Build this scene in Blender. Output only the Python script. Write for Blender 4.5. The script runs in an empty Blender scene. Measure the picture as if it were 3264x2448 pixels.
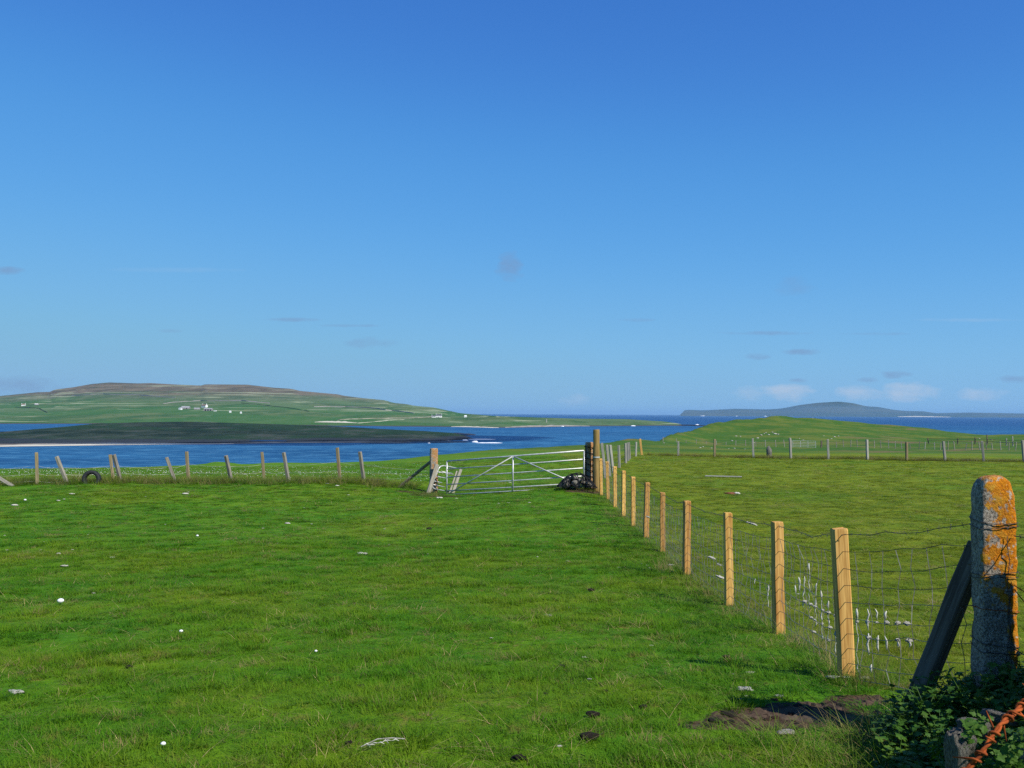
import bpy, math, random
import numpy as np
from mathutils import Vector, Matrix, noise as mn

random.seed(7); np.random.seed(7)
R = math.radians
sc = bpy.context.scene
COL = sc.collection

# ------------------------------------------------------------------ camera
F, CX, CY = 3000.0, 1632.0, 1224.0          # focal length and centre in photograph pixels
H = 20.0                                    # eye height above the sea
PITCH, ROLL = math.atan(94.2 / F), R(0.28)
cam_d = bpy.data.cameras.new('camera'); cam = bpy.data.objects.new('camera', cam_d)
COL.objects.link(cam); sc.camera = cam
cam_d.sensor_width = 36.0; cam_d.lens = 36.0 * F / 3264.0
cam_d.clip_start = 0.05; cam_d.clip_end = 120000
CM = Matrix.Translation((0, 0, H)) @ Matrix.Rotation(math.pi / 2 + PITCH, 4, 'X') @ Matrix.Rotation(ROLL, 4, 'Z')
cam.matrix_world = CM

# ------------------------------------------------------------------ sky and sun
SUN_EL = R(44.0)
SUN_H = Vector((0.76, -0.65, 0)).normalized()            # horizontal direction towards the sun
SUN_DIR = Vector((SUN_H.x * math.cos(SUN_EL), SUN_H.y * math.cos(SUN_EL), math.sin(SUN_EL)))
world = bpy.data.worlds.new('World'); sc.world = world; world.use_nodes = True
wt = world.node_tree; wt.nodes.clear()
w_out = wt.nodes.new('ShaderNodeOutputWorld'); w_bg = wt.nodes.new('ShaderNodeBackground')
w_sky = wt.nodes.new('ShaderNodeTexSky'); w_sky.sky_type = 'NISHITA'; w_sky.sun_disc = False
w_sky.sun_elevation = SUN_EL; w_sky.sun_rotation = math.atan2(SUN_H.x, SUN_H.y)
w_sky.altitude = 0; w_sky.air_density = 0.5; w_sky.dust_density = 0.0; w_sky.ozone_density = 6.0
w_bg.inputs['Strength'].default_value = 0.1
world.cycles.sampling_method = 'MANUAL'; world.cycles.sample_map_resolution = 256
wt.links.new(w_bg.outputs[0], w_out.inputs[0])
EXPOSURE = 0.3
# (the clouds are mixed into the sky colour further down, in add_clouds)

sun_d = bpy.data.lights.new('sun', 'SUN'); sun_d.energy = 4.8; sun_d.angle = R(0.53); sun_d.color = (1.0, 0.95, 0.86)
sun = bpy.data.objects.new('sun', sun_d); COL.objects.link(sun)
sun.rotation_euler = (-SUN_DIR).to_track_quat('-Z', 'Y').to_euler()

vs = sc.view_settings
sc.display_settings.display_device = 'sRGB'
vs.view_transform = 'Standard'; vs.look = 'None'; vs.exposure = EXPOSURE; vs.gamma = 1.0; vs.use_curve_mapping = False
sc.render.engine = 'CYCLES'
cy = sc.cycles
cy.use_denoising = False           # the grain of the short grass is lost otherwise
try: cy.denoiser = 'OPENIMAGEDENOISE'
except Exception: pass
cy.max_bounces = 5; cy.diffuse_bounces = 2; cy.glossy_bounces = 2; cy.transmission_bounces = 3; cy.transparent_max_bounces = 8
cy.volume_bounces = 0; cy.use_adaptive_sampling = False
cy.caustics_reflective = False; cy.caustics_refractive = False

# ------------------------------------------------------------------ pixel <-> place
CR = CM.to_3x3()
def ray(px, py):
    d = CR @ Vector(((px - CX) / F, -(py - CY) / F, -1.0))
    return d / d.y
def at(px, py, Y):
    d = ray(px, py) * Y
    return Vector((d.x, d.y, d.z + H))

# ------------------------------------------------------------------ the land as a height function
CTRL = []
def cp(px, py, Y): p = at(px, py, Y); CTRL.append((p.x, p.y, p.z - H))
def cz(x, y, z): CTRL.append((x, y, z))
NEWPOST = [  # top px, bottom px, distance of the new timber posts
    (2675, 1685, 2699, 2172, 6.5), (2476, 1662, 2483, 2016, 8.8), (2319, 1634, 2324, 1927, 10.9), (2190, 1597, 2188, 1834, 13.4),
    (2112, 1570, 2112, 1760, 16.3), (2063, 1538, 2059, 1714, 18.4), (2018, 1520, 2018, 1674, 20.8), (1988, 1500, 1987, 1646, 22.6),
    (1960, 1487, 1960, 1617, 24.8), (1935, 1471, 1938, 1589, 27.0), (1914, 1462, 1916, 1580, 28.2)]
for a, b, c, d, Y in NEWPOST: cp(c, d, Y)
OLDPOST = [  # left fence: top, bottom, distance, grey?
    (116, 1442, 119, 1543, 31.8, 0), (180, 1455, 216, 1539, 32.0, 1), (351, 1449, 362, 1532, 32.6, 0), (363, 1449, 386, 1534, 32.2, 1),
    (531, 1458, 560, 1534, 32.4, 1), (595, 1440, 601, 1534, 33.0, 0), (720, 1452, 738, 1535, 32.6, 1), (835, 1441, 843, 1534, 33.0, 0),
    (904, 1443, 921, 1535, 32.8, 1), (1075, 1427, 1084, 1535, 33.0, 0), (1147, 1440, 1161, 1536, 32.8, 1)]
for p in OLDPOST[::2]: cp(p[2], p[3] + 2, p[4])
MIDPOST = [  # right fence across the field
    (2162, 1407, 2162, 1453, 59), (2278, 1400, 2278, 1458, 56), (2399, 1397, 2402, 1460, 54.5), (2518, 1396, 2521, 1463, 53), (2638, 1400, 2641, 1464, 52),
    (2763, 1401, 2765, 1467, 51), (2890, 1409, 2890, 1468, 50.5), (3007, 1407, 3013, 1472, 50), (3130, 1406, 3136, 1472, 49.5), (3259, 1403, 3265, 1472, 49)]
for p in MIDPOST[::2]: cp(p[2], p[3], p[4])
CREST = [(-1200, 1515, 60), (-500, 1508, 60), (0, 1500, 62), (221, 1493, 63), (387, 1489, 64), (572, 1484, 65), (646, 1482, 66), (682, 1471, 66), (719, 1473, 66), (775, 1480, 66),
         (868, 1475, 68), (1008, 1475, 70), (1211, 1468, 72), (1322, 1458, 75), (1396, 1451, 78), (1566, 1434, 88), (1632, 1429, 95),
         (1853, 1419, 112), (1927, 1412, 122), (2038, 1399, 150), (2116, 1388, 185), (2137, 1383, 195), (2229, 1360, 235), (2274, 1347, 250), (2366, 1337, 268), (2446, 1328, 280), (2469, 1323, 284),
         (2514, 1330, 287), (2600, 1334, 290), (2674, 1342, 290), (2771, 1351, 287), (2857, 1354, 283), (2914, 1363, 280), (2971, 1367, 276),
         (3057, 1378, 270), (3143, 1382, 266), (3264, 1385, 262), (3700, 1392, 262), (4500, 1400, 262)]
CP_TH = np.array([math.atan2(ray(a, b).x, 1) for a, b, c in CREST])
CP_R = np.array([math.hypot(at(*c).x, at(*c).y) for c in CREST])
CP_Z = np.array([at(*c).z - H for c in CREST])
cp(1424, 1577, 31.1); cp(1863, 1555, 29.2); cp(1640, 1567, 30.2); cp(1901, 1567, 29.0)
for px in (-900, -300, 300, 800, 1300, 1632): cz(*[at(px, 1400, 45).x, 45, {0: -2.85}.get(0) + max(0, (px - 1000)) * 0.0002])
for x in (-6, -3, -1, 0.5): cz(x, 4.6, -1.72)
for x in (-7, -3.5, 0): cz(x, 8.5, -2.0)
for x in (-11, -5, 0): cz(x, 16, -2.40)
for x in (-16, -8, -2): cz(x, 25, -2.55)
cz(5.5, 9, -2.0); cz(8, 13, -2.2); cz(6, 20, -2.40); cz(14, 22, -2.40); cz(9, 32, -2.46); cz(20, 33, -2.44); cz(14, 42, -2.44); cz(6, 42, -2.5); cz(26, 43, -2.42)
cz(2.62, 5.0, -1.55); cz(3.4, 4.5, -1.45); cz(3.0, 5.8, -1.75); cz(2.0, 5.2, -1.74); cz(2.3, 4.6, -1.62); cz(1.6, 3.4, -1.64); cz(1.0, 4.2, -1.70); cz(4.5, 6, -1.75)
cz(0.3, 2.5, -1.66)
for px in (1300, 1500, 1750): cp(px, 1492 - (px - 1300) * 0.045, 50)
for px, py in ((2000, 1432), (2200, 1437), (2450, 1440), (2700, 1442), (2950, 1442), (3250, 1443), (3600, 1445)): cp(px, py, 100)
for px, py in ((2140, 1420), (2300, 1426), (2450, 1424), (2560, 1423), (2800, 1427), (3000, 1428), (3264, 1428), (3600, 1430)): cp(px, py, 165)
for px, py in ((2250, 1412), (2400, 1408), (2560, 1408), (2750, 1411), (2950, 1414), (3264, 1416)): cp(px, py, 192)
for px, py in ((2400, 1370), (2500, 1366), (2600, 1372), (2760, 1385), (2900, 1395)): cp(px, py, 235)
for c in CREST[2:-1]: cp(*c)
for a in range(-60, 61, 30): cz(1.2 * math.sin(R(a)), 1.2 * math.cos(R(a)), -1.65)
CT = np.array(CTRL)
TH_SCALE = 1.6
def uv(x, y):
    th = np.arctan2(x, y); r = np.hypot(x, y)
    return th, r
_th, _r = uv(CT[:, 0], CT[:, 1])
CU = np.stack([_th * TH_SCALE, np.log(_r + 1.0)], 1)
CWV = CT[:, 2] / (_r + 8)
def _phi(d2): return 0.5 * d2 * np.log(d2 + 1e-12)
_d2 = ((CU[:, None, :] - CU[None]) ** 2).sum(-1)
_n = len(CU)
_A = np.zeros((_n + 3, _n + 3)); _A[:_n, :_n] = _phi(_d2) + np.eye(_n) * 2e-4
_P = np.c_[np.ones(_n), CU]; _A[:_n, _n:] = _P; _A[_n:, :_n] = _P.T
_W = np.linalg.solve(_A, np.r_[CWV, 0, 0, 0])
def _rbf(th, r):
    U = np.stack([th * TH_SCALE, np.log(r + 1.0)], -1)
    out = np.empty(len(U))
    for i in range(0, len(U), 20000):
        u = U[i:i + 20000]
        d2 = ((u[:, None, :] - CU[None]) ** 2).sum(-1)
        out[i:i + 20000] = _phi(d2) @ _W[:_n] + _W[_n] + u @ _W[_n + 1:]
    return out * (r + 8)
TMAX = R(44)
def land(x, y):
    """height of the ground (world z) at arrays x, y"""
    x = np.atleast_1d(np.asarray(x, float)); y = np.atleast_1d(np.asarray(y, float))
    th, r = uv(x, y)
    def front(tc):
        rc = np.interp(tc, CP_TH, CP_R); zc = np.interp(tc, CP_TH, CP_Z)
        z = _rbf(tc, np.minimum(r, rc))
        over = np.maximum(r - rc, 0)
        return z - np.where(over > 0, over * over / (over + 25) * 0.19 + over * np.maximum(-zc / rc, 0) , 0)
    tc = np.clip(th, -TMAX, TMAX)
    z = front(tc)
    back = np.abs(th) > TMAX
    if back.any():
        k = (np.clip((np.abs(th) - TMAX) / R(46), 0, 1)); k = k * k * (3 - 2 * k)
        flat = -1.65 - 0.004 * np.maximum(r - 2, 0) - np.maximum(r - 420, 0) * 0.2
        z = np.where(back, z * (1 - k) + flat * k, z)
    return np.maximum(z, -26.0) + H
def relief(x, y):
    """small unevenness added to the ground mesh"""
    r = math.hypot(x, y)
    z = 0.0
    if r < 70:
        z += 0.035 * mn.noise((x * 0.7, y * 0.7, 1.3)) + 0.018 * mn.noise((x * 2.1, y * 2.1, 4.0))
    if 1.6 < x < 2.9 and 5.0 < y < 6.4: z += 0.02 * mn.noise((x * 6, y * 6, 0))
    if r > 80:
        k = min(1, (r - 80) / 80)
        z += k * (0.5 * mn.noise((x * 0.05, y * 0.05, 7)) + 0.32 * mn.noise((x * 0.13, y * 0.13, 2)) + 0.10 * mn.noise((x * 0.35, y * 0.35, 3)))
    elif r > 40:
        z += 0.10 * mn.noise((x * 0.2, y * 0.2, 9)) * min(1, (r - 40) / 20)
    return z
def gz(x, y): return float(land([x], [y])[0]) + relief(x, y)
def on_ground(px, py, y0=3.0, y1=300.0):
    """point of the ground seen at a pixel"""
    d = ray(px, py)
    Ys = np.exp(np.linspace(math.log(y0), math.log(y1), 400))
    g = land(d.x * Ys, Ys)
    below = np.nonzero(d.z * Ys + H <= g)[0]
    Y = Ys[below[0]] if len(below) else 40.0
    x = d.x * Y
    return Vector((x, Y, gz(x, Y)))

# ------------------------------------------------------------------ material helpers
class N:
    def __init__(s, name, rough=0.7, spec=0.3):
        s.m = bpy.data.materials.new(name); s.m.use_nodes = True; s.t = s.m.node_tree
        s.b = s.t.nodes['Principled BSDF']; s.out = s.t.nodes['Material Output']
        s.b.inputs['Roughness'].default_value = rough; s.b.inputs['Specular IOR Level'].default_value = spec
    def n(s, typ, **kw):
        nd = s.t.nodes.new(typ)
        for k, v in kw.items():
            if k in nd.inputs: s.set(nd.inputs[k], v)
            else: setattr(nd, k, v)
        return nd
    def set(s, sock, v):
        if isinstance(v, bpy.types.NodeSocket): s.t.links.new(v, sock)
        else: sock.default_value = v
    def pos(s): return s.n('ShaderNodeNewGeometry').outputs['Position']
    def obj(s): return s.n('ShaderNodeTexCoord').outputs['Object']
    def mapv(s, v, scale, loc=(0, 0, 0), rot=(0, 0, 0)):
        m = s.n('ShaderNodeMapping'); s.set(m.inputs['Vector'], v); m.inputs['Scale'].default_value = scale
        m.inputs['Location'].default_value = loc; m.inputs['Rotation'].default_value = rot
        return m.outputs[0]
    def noise(s, v, scale, detail=4, rough=0.55, dist=0.0):
        nd = s.n('ShaderNodeTexNoise'); s.set(nd.inputs['Vector'], v)
        nd.inputs['Scale'].default_value = scale; nd.inputs['Detail'].default_value = detail
        nd.inputs['Roughness'].default_value = rough; nd.inputs['Distortion'].default_value = dist
        return nd.outputs['Fac']
    def ramp(s, f, a, b):
        nd = s.n('ShaderNodeMapRange', interpolation_type='SMOOTHSTEP'); s.set(nd.inputs['Value'], f)
        nd.inputs['From Min'].default_value = a; nd.inputs['From Max'].default_value = b
        return nd.outputs[0]
    def mix(s, f, a, b):
        nd = s.n('ShaderNodeMix', data_type='RGBA')
        s.set(nd.inputs['Factor'], f)
        for q, v in (('A', a), ('B', b)):
            k = [i for i in nd.inputs if i.name == q and i.type == 'RGBA'][0]
            s.set(k, v if isinstance(v, bpy.types.NodeSocket) else (*v, 1))
        return [o for o in nd.outputs if o.type == 'RGBA'][0]
    def math(s, op, a, b=0.0, clamp=False):
        nd = s.n('ShaderNodeMath', operation=op, use_clamp=clamp); s.set(nd.inputs[0], a); s.set(nd.inputs[1], b)
        return nd.outputs[0]
    def xyz(s, v):
        nd = s.n('ShaderNodeSeparateXYZ'); s.set(nd.inputs[0], v); return nd.outputs
    def col(s, v): s.set(s.b.inputs['Base Color'], v if isinstance(v, bpy.types.NodeSocket) else (*v, 1)); return s
    def bump(s, h, strength=0.4, dist=0.02):
        nd = s.n('ShaderNodeBump'); nd.inputs['Strength'].default_value = strength; nd.inputs['Distance'].default_value = dist
        s.set(nd.inputs['Height'], h); s.t.links.new(nd.outputs[0], s.b.inputs['Normal']); return s
    def rough(s, v): s.set(s.b.inputs['Roughness'], v); return s

# x of the new fence at distance y, used to tell the two pastures apart
FENCE_A, FENCE_B = 2.30, 0.012
def grass_colour(s, tip=False):
    p = s.pos(); X, Y, Z = s.xyz(p)
    n1 = s.noise(p, 0.30, 4); n2 = s.noise(p, 1.6, 5, 0.65); n3 = s.noise(p, 6.0, 4, 0.6)
    c = s.mix(s.ramp(n2, 0.36, 0.66), (0.054, 0.180, 0.004), (0.098, 0.222, 0.005))
    c = s.mix(s.math('MULTIPLY', s.ramp(n1, 0.42, 0.72), 0.8), c, (0.150, 0.222, 0.006))
    c = s.mix(s.math('MULTIPLY', s.ramp(n3, 0.56, 0.70), 0.7), c, (0.21, 0.170, 0.040))
    # the pasture right of the new fence is shorter and yellower
    line = s.math('ADD', FENCE_A, s.math('MULTIPLY', Y, FENCE_B))
    right = s.math('MULTIPLY', s.ramp(s.math('SUBTRACT', X, line), 0.0, 0.5), s.ramp(s.math('ADD', Y, s.math('MULTIPLY', n2, 8.0)), 8.5, 10.5))
    far = s.ramp(Y, 60.0, 90.0)
    right = s.math('MULTIPLY', right, s.math('SUBTRACT', 1.0, s.math('MULTIPLY', far, 0.75)))
    cr = s.mix(s.ramp(n2, 0.35, 0.7), (0.120, 0.178, 0.006), (0.185, 0.218, 0.010))
    cr = s.mix(s.math('MULTIPLY', s.ramp(n3, 0.6, 0.8), 0.4), cr, (0.17, 0.15, 0.05))
    cr = s.mix(s.math('MULTIPLY', s.ramp(n1, 0.52, 0.66), 0.55), cr, (0.078, 0.175, 0.006))
    return s.mix(right, c, cr), p, X, Y, Z, n2, n3

def mat_grass(name, straw=0.0, weed=False):
    s = N(name, 0.6, 0.12)
    c, p, X, Y, Z, n2, n3 = grass_colour(s)
    rnd = s.n('ShaderNodeObjectInfo').outputs['Random']
    c = s.mix(s.math('MULTIPLY', s.ramp(rnd, 0.45, 1.0), 0.5), c, (0.040, 0.175, 0.005))
    c = s.mix(s.math('MULTIPLY', s.ramp(rnd, 0.35, 0.0), 0.35), c, (0.20, 0.24, 0.02))
    if straw: c = s.mix(s.math('MULTIPLY', s.ramp(rnd, 1 - straw, 1.0), 1.0), c, (0.27, 0.21, 0.085))
    s.col(c)
    tr = s.n('ShaderNodeBsdfTranslucent'); s.set(tr.inputs['Color'], c)
    mx = s.n('ShaderNodeMixShader'); mx.inputs[0].default_value = 0.32
    s.t.links.new(s.b.outputs[0], mx.inputs[1]); s.t.links.new(tr.outputs[0], mx.inputs[2])
    s.t.links.new(mx.outputs[0], s.out.inputs['Surface'])
    return s.m

def mat_ground():
    s = N('pasture_turf', 0.9, 0.1)
    c, p, X, Y, Z, n2, n3 = grass_colour(s)
    # mound and shore pasture: patchier, with brown worn spots
    f1 = s.noise(p, 0.11, 6, 0.6); f2 = s.noise(p, 0.035, 3)
    fc = s.mix(s.ramp(f1, 0.42, 0.62), (0.048, 0.118, 0.010), (0.118, 0.152, 0.018))
    fc = s.mix(s.math('MULTIPLY', s.ramp(f2, 0.52, 0.66), s.ramp(f1, 0.45, 0.6)), fc, (0.17, 0.125, 0.055))
    f3 = s.noise(p, 0.9, 6, 0.75)
    fc = s.mix(s.math('MULTIPLY', s.ramp(f3, 0.50, 0.36), 0.6), fc, (0.026, 0.070, 0.010)); fc = s.mix(s.math('MULTIPLY', s.ramp(f3, 0.55, 0.68), 0.5), fc, (0.150, 0.165, 0.050))
    c = s.mix(s.ramp(Y, 60.0, 100.0), c, fc)
    hf = s.noise(p, 14.0, 5, 0.7)
    c = s.mix(s.math('MULTIPLY', s.ramp(hf, 0.55, 0.25), 0.45), c, (0.035, 0.075, 0.006))
    # bare trodden earth by the nearest post and at the gate
    def blob(cx, cy, ax, ay):
        dx = s.math('DIVIDE', s.math('SUBTRACT', X, cx), ax); dy = s.math('DIVIDE', s.math('SUBTRACT', Y, cy), ay)
        return s.math('ADD', s.math('MULTIPLY', dx, dx), s.math('MULTIPLY', dy, dy))
    nz = s.noise(p, 2.6, 5, 0.65)
    earth = s.noise(p, 9.0, 6, 0.7)
    brown = s.mix(s.ramp(earth, 0.3, 0.7), (0.030, 0.019, 0.011), (0.115, 0.072, 0.042))
    m = None
    for b in BARE:
        k = s.ramp(s.math('ADD', blob(*b), s.math('MULTIPLY', s.math('SUBTRACT', nz, 0.5), 2.4)), 1.0, 0.62)
        m = k if m is None else s.math('MAXIMUM', m, k)
    c = s.mix(m, c, brown)
    s.col(c)
    h = s.math('ADD', s.noise(p, 22.0, 5, 0.7), s.math('MULTIPLY', s.noise(p, 3.0, 4), 2.0))
    s.bump(h, 0.9, 0.03)
    return s.m

BARE = [(1.68, 5.58, 0.60, 0.29), (1.15, 5.45, 0.22, 0.10), (2.15, 5.85, 0.24, 0.14), (-2.35, 30.2, 1.0, 0.5), (2.2, 28.7, 0.8, 0.5), (-3.0, 31.0, 0.9, 0.5)]
def bare_mask(x, y):
    m = 0
    for cx, cy, ax, ay in BARE[:3]:
        m = max(m, 1.15 - ((x - cx) / ax) ** 2 - ((y - cy) / ay) ** 2)
    return m + 0.5 * mn.noise((x * 2.6, y * 2.6, 3))

def mat_wood(name, a, b, scale=1.0, stain=(0.12, 0.09, 0.05), st=0.25, rough=0.8):
    s = N(name, rough, 0.2); o = s.obj()
    rnd = s.n('ShaderNodeObjectInfo').outputs['Random']
    off = s.n('ShaderNodeVectorMath', operation='ADD'); s.set(off.inputs[0], o)
    cmb = s.n('ShaderNodeCombineXYZ'); s.set(cmb.inputs[0], s.math('MULTIPLY', rnd, 37.0)); s.set(cmb.inputs[2], s.math('MULTIPLY', rnd, 11.0)); s.set(off.inputs[1], cmb.outputs[0])
    v = off.outputs[0]
    g = s.noise(s.mapv(v, (60 * scale, 60 * scale, 2.5 * scale)), 1.0, 5, 0.6, 0.3)
    big = s.noise(s.mapv(v, (9, 9, 2.0)), 1.0, 3)
    c = s.mix(s.ramp(g, 0.32, 0.70), a, b)
    c = s.mix(s.math('MULTIPLY', s.ramp(big, 0.52, 0.75), st), c, stain)
    hsv = s.n('ShaderNodeHueSaturation'); s.set(hsv.inputs['Color'], c)
    s.set(hsv.inputs['Value'], s.math('ADD', 0.82, s.math('MULTIPLY', rnd, 0.4)))
    s.set(hsv.inputs['Hue'], s.math('ADD', 0.494, s.math('MULTIPLY', rnd, 0.012)))
    s.col(hsv.outputs[0]); s.bump(g, 0.5, 0.004)
    return s.m

def mat_plain(name, c, rough=0.7, spec=0.3, vary=0.15, scale=8, metal=0.0, bump=0.2, bd=0.005):
    s = N(name, rough, spec); o = s.obj(); n = s.noise(o, scale, 5, 0.6)
    dark = tuple(v * (1 - vary * 2) for v in c); lite = tuple(min(1, v * (1 + vary)) for v in c)
    s.col(s.mix(s.ramp(n, 0.3, 0.7), dark, lite)); s.b.inputs['Metallic'].default_value = metal
    s.bump(n, bump, bd); return s.m

def mat_concrete(name, lichen=1.0, top=True):
    s = N(name, 0.92, 0.15); o = s.obj(); X, Y, Z = s.xyz(o)
    agg = s.noise(o, 90.0, 5, 0.75); mid = s.noise(o, 16.0, 5, 0.65); big = s.noise(s.mapv(o, (5, 5, 2.6)), 1.0, 5, 0.65, 0.4)
    c = s.mix(s.ramp(agg, 0.36, 0.62), (0.078, 0.062, 0.044), (0.42, 0.36, 0.275))
    c = s.mix(s.math('MULTIPLY', s.ramp(mid, 0.50, 0.68), 0.55), c, (0.10, 0.085, 0.065))
    pale = s.noise(o, 24.0, 4, 0.6)
    c = s.mix(s.math('MULTIPLY', s.ramp(pale, 0.56, 0.66), 0.55), c, (0.56, 0.50, 0.40))
    nrm = s.xyz(s.n('ShaderNodeTexCoord').outputs['Normal'])
    facing = s.ramp(nrm[1], -0.25, -0.75)
    if top: facing = s.math('MAXIMUM', facing, s.math('MULTIPLY', s.ramp(nrm[2], 0.3, 0.8), 0.8))
    hgt = s.math('MULTIPLY', s.math('SUBTRACT', Z, 0.85), 0.12)
    patch = s.math('ADD', s.math('ADD', big, hgt), s.math('MULTIPLY', s.math('SUBTRACT', mid, 0.5), 0.7))
    edge = s.math('MULTIPLY', s.math('ADD', X, -0.02), 1.3)
    patch = s.math('ADD', patch, edge)
    k = s.math('MULTIPLY', s.math('MULTIPLY', s.ramp(patch, 0.42, 0.49), facing), lichen)
    oc = s.mix(s.ramp(agg, 0.35, 0.65), (0.34, 0.09, 0.003), (0.68, 0.25, 0.010))
    oc = s.mix(s.ramp(mid, 0.45, 0.7), oc, (0.52, 0.27, 0.03))
    k = s.math('MULTIPLY', k, s.math('SUBTRACT', 1.0, s.math('MULTIPLY', s.ramp(pale, 0.57, 0.63), 0.85)))
    c = s.mix(k, c, oc)
    s.col(c); s.bump(s.math('ADD', s.math('MULTIPLY', agg, 0.6), mid), 1.0, 0.014)
    return s.m

def mat_stone(name, a=(0.055, 0.050, 0.043), b=(0.24, 0.225, 0.19)):
    s = N(name, 0.95, 0.1); o = s.obj()
    n = s.noise(o, 14.0, 6, 0.7); n2 = s.noise(o, 45.0, 4, 0.7); n3 = s.noise(o, 7.0, 3)
    c = s.mix(s.ramp(n, 0.35, 0.65), a, b)
    c = s.mix(s.math('MULTIPLY', s.ramp(n2, 0.56, 0.68), 0.5), c, (0.42, 0.41, 0.37))
    c = s.mix(s.math('MULTIPLY', s.ramp(n3, 0.58, 0.7), 0.5), c, (0.16, 0.17, 0.07))
    s.col(c); s.bump(s.math('ADD', n, s.math('MULTIPLY', n2, 0.4)), 0.9, 0.02); return s.m

def mat_sea():
    s = N('sea_water', 0.25, 0.5); p = s.pos(); X, Y, Z = s.xyz(p)
    st = s.noise(s.mapv(p, (0.004, 0.012, 1)), 1.0, 4, 0.6); st2 = s.noise(s.mapv(p, (0.07, 0.10, 1)), 1.0, 6, 0.7)
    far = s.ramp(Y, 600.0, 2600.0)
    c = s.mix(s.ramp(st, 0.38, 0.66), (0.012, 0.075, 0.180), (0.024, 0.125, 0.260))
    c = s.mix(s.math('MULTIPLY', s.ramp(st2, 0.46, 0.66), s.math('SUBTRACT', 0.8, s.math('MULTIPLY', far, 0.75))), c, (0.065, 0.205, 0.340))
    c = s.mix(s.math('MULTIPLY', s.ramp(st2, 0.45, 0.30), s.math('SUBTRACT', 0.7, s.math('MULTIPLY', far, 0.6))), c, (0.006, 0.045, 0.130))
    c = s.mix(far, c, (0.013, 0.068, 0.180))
    s.col(c); s.b.inputs['IOR'].default_value = 1.33
    w = s.math('ADD', s.noise(s.mapv(p, (0.22, 0.55, 1)), 1.0, 6, 0.65), s.math('MULTIPLY', s.noise(s.mapv(p, (0.03, 0.08, 1)), 1.0, 4), 1.5))
    s.bump(w, 1.0, 1.2); s.b.inputs['Specular IOR Level'].default_value = 0.12; s.b.inputs['Roughness'].default_value = 0.5
    return s.m

def mat_island(name, kind):
    s = N(name, 0.95, 0.05); p = s.pos(); X, Y, Z = s.xyz(p)
    if kind == 'hill':
        a = s.noise(s.mapv(p, (0.004, 0.0045, 0.01)), 1.0, 4, 0.6); b = s.noise(s.mapv(p, (0.016, 0.006, 0.08)), 1.0, 7, 0.7)
        fields = s.n('ShaderNodeTexVoronoi'); fields.inputs['Scale'].default_value = 1.0; s.set(fields.inputs['Vector'], s.mapv(p, (0.0045, 0.0055, 0.0), rot=(0, 0, 0.3)))
        fcol = s.xyz(fields.outputs['Color'])[0]
        c = s.mix(s.ramp(b, 0.38, 0.66), (0.040, 0.102, 0.026), (0.112, 0.152, 0.055))
        c = s.mix(s.math('MULTIPLY', s.ramp(fcol, 0.45, 0.55), 0.55), c, (0.042, 0.132, 0.026))
        c = s.mix(s.math('MULTIPLY', s.ramp(fcol, 0.80, 0.86), 0.45), c, (0.13, 0.17, 0.08))
        zz = s.math('ADD', Z, s.math('MULTIPLY', s.math('SUBTRACT', a, 0.5), 70.0))
        moor = s.mix(s.ramp(b, 0.35, 0.65), (0.085, 0.075, 0.046), (0.175, 0.140, 0.088))
        mid = s.mix(s.ramp(b, 0.35, 0.7), (0.068, 0.098, 0.045), (0.155, 0.165, 0.090))
        c = s.mix(s.math('MULTIPLY', s.ramp(zz, 34.0, 56.0), 0.8), c, mid); c = s.mix(s.ramp(zz, 58.0, 78.0), c, moor)
        band = s.noise(s.mapv(p, (0.0035, 0.006, 0.20)), 1.0, 6, 0.65, 0.5)
        c = s.mix(s.math('MULTIPLY', s.ramp(band, 0.565, 0.63), 0.8), c, (0.31, 0.34, 0.20))
        c = s.mix(s.math('MULTIPLY', s.ramp(band, 0.40, 0.33), 0.7), c, (0.030, 0.080, 0.030))
        # rocky rim just above the tide
        c = s.mix(s.ramp(s.math('ADD', Z, s.math('MULTIPLY', s.math('SUBTRACT', b, 0.5), 3.0)), 1.6, 0.5), c, (0.070, 0.060, 0.048))
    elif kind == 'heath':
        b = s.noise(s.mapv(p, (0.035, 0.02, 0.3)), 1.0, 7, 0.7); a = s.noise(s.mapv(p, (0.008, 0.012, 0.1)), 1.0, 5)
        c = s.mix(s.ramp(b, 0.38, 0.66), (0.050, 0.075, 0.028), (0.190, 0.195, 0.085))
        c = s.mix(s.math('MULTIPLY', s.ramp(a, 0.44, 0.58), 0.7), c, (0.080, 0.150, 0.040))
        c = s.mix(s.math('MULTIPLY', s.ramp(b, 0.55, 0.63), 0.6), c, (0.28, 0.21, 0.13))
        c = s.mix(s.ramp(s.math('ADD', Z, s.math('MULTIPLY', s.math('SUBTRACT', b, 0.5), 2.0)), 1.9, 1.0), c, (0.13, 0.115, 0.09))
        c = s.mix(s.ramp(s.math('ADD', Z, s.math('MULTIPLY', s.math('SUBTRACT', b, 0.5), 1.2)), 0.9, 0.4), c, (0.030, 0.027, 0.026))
    else:
        b = s.noise(s.mapv(p, (0.001, 0.001, 0.02)), 1.0, 5)
        c = s.mix(s.ramp(b, 0.4, 0.6), (0.030, 0.055, 0.040), (0.060, 0.075, 0.050))
    s.col(c); s.bump(b, 0.4, 3.0); return s.m

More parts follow.
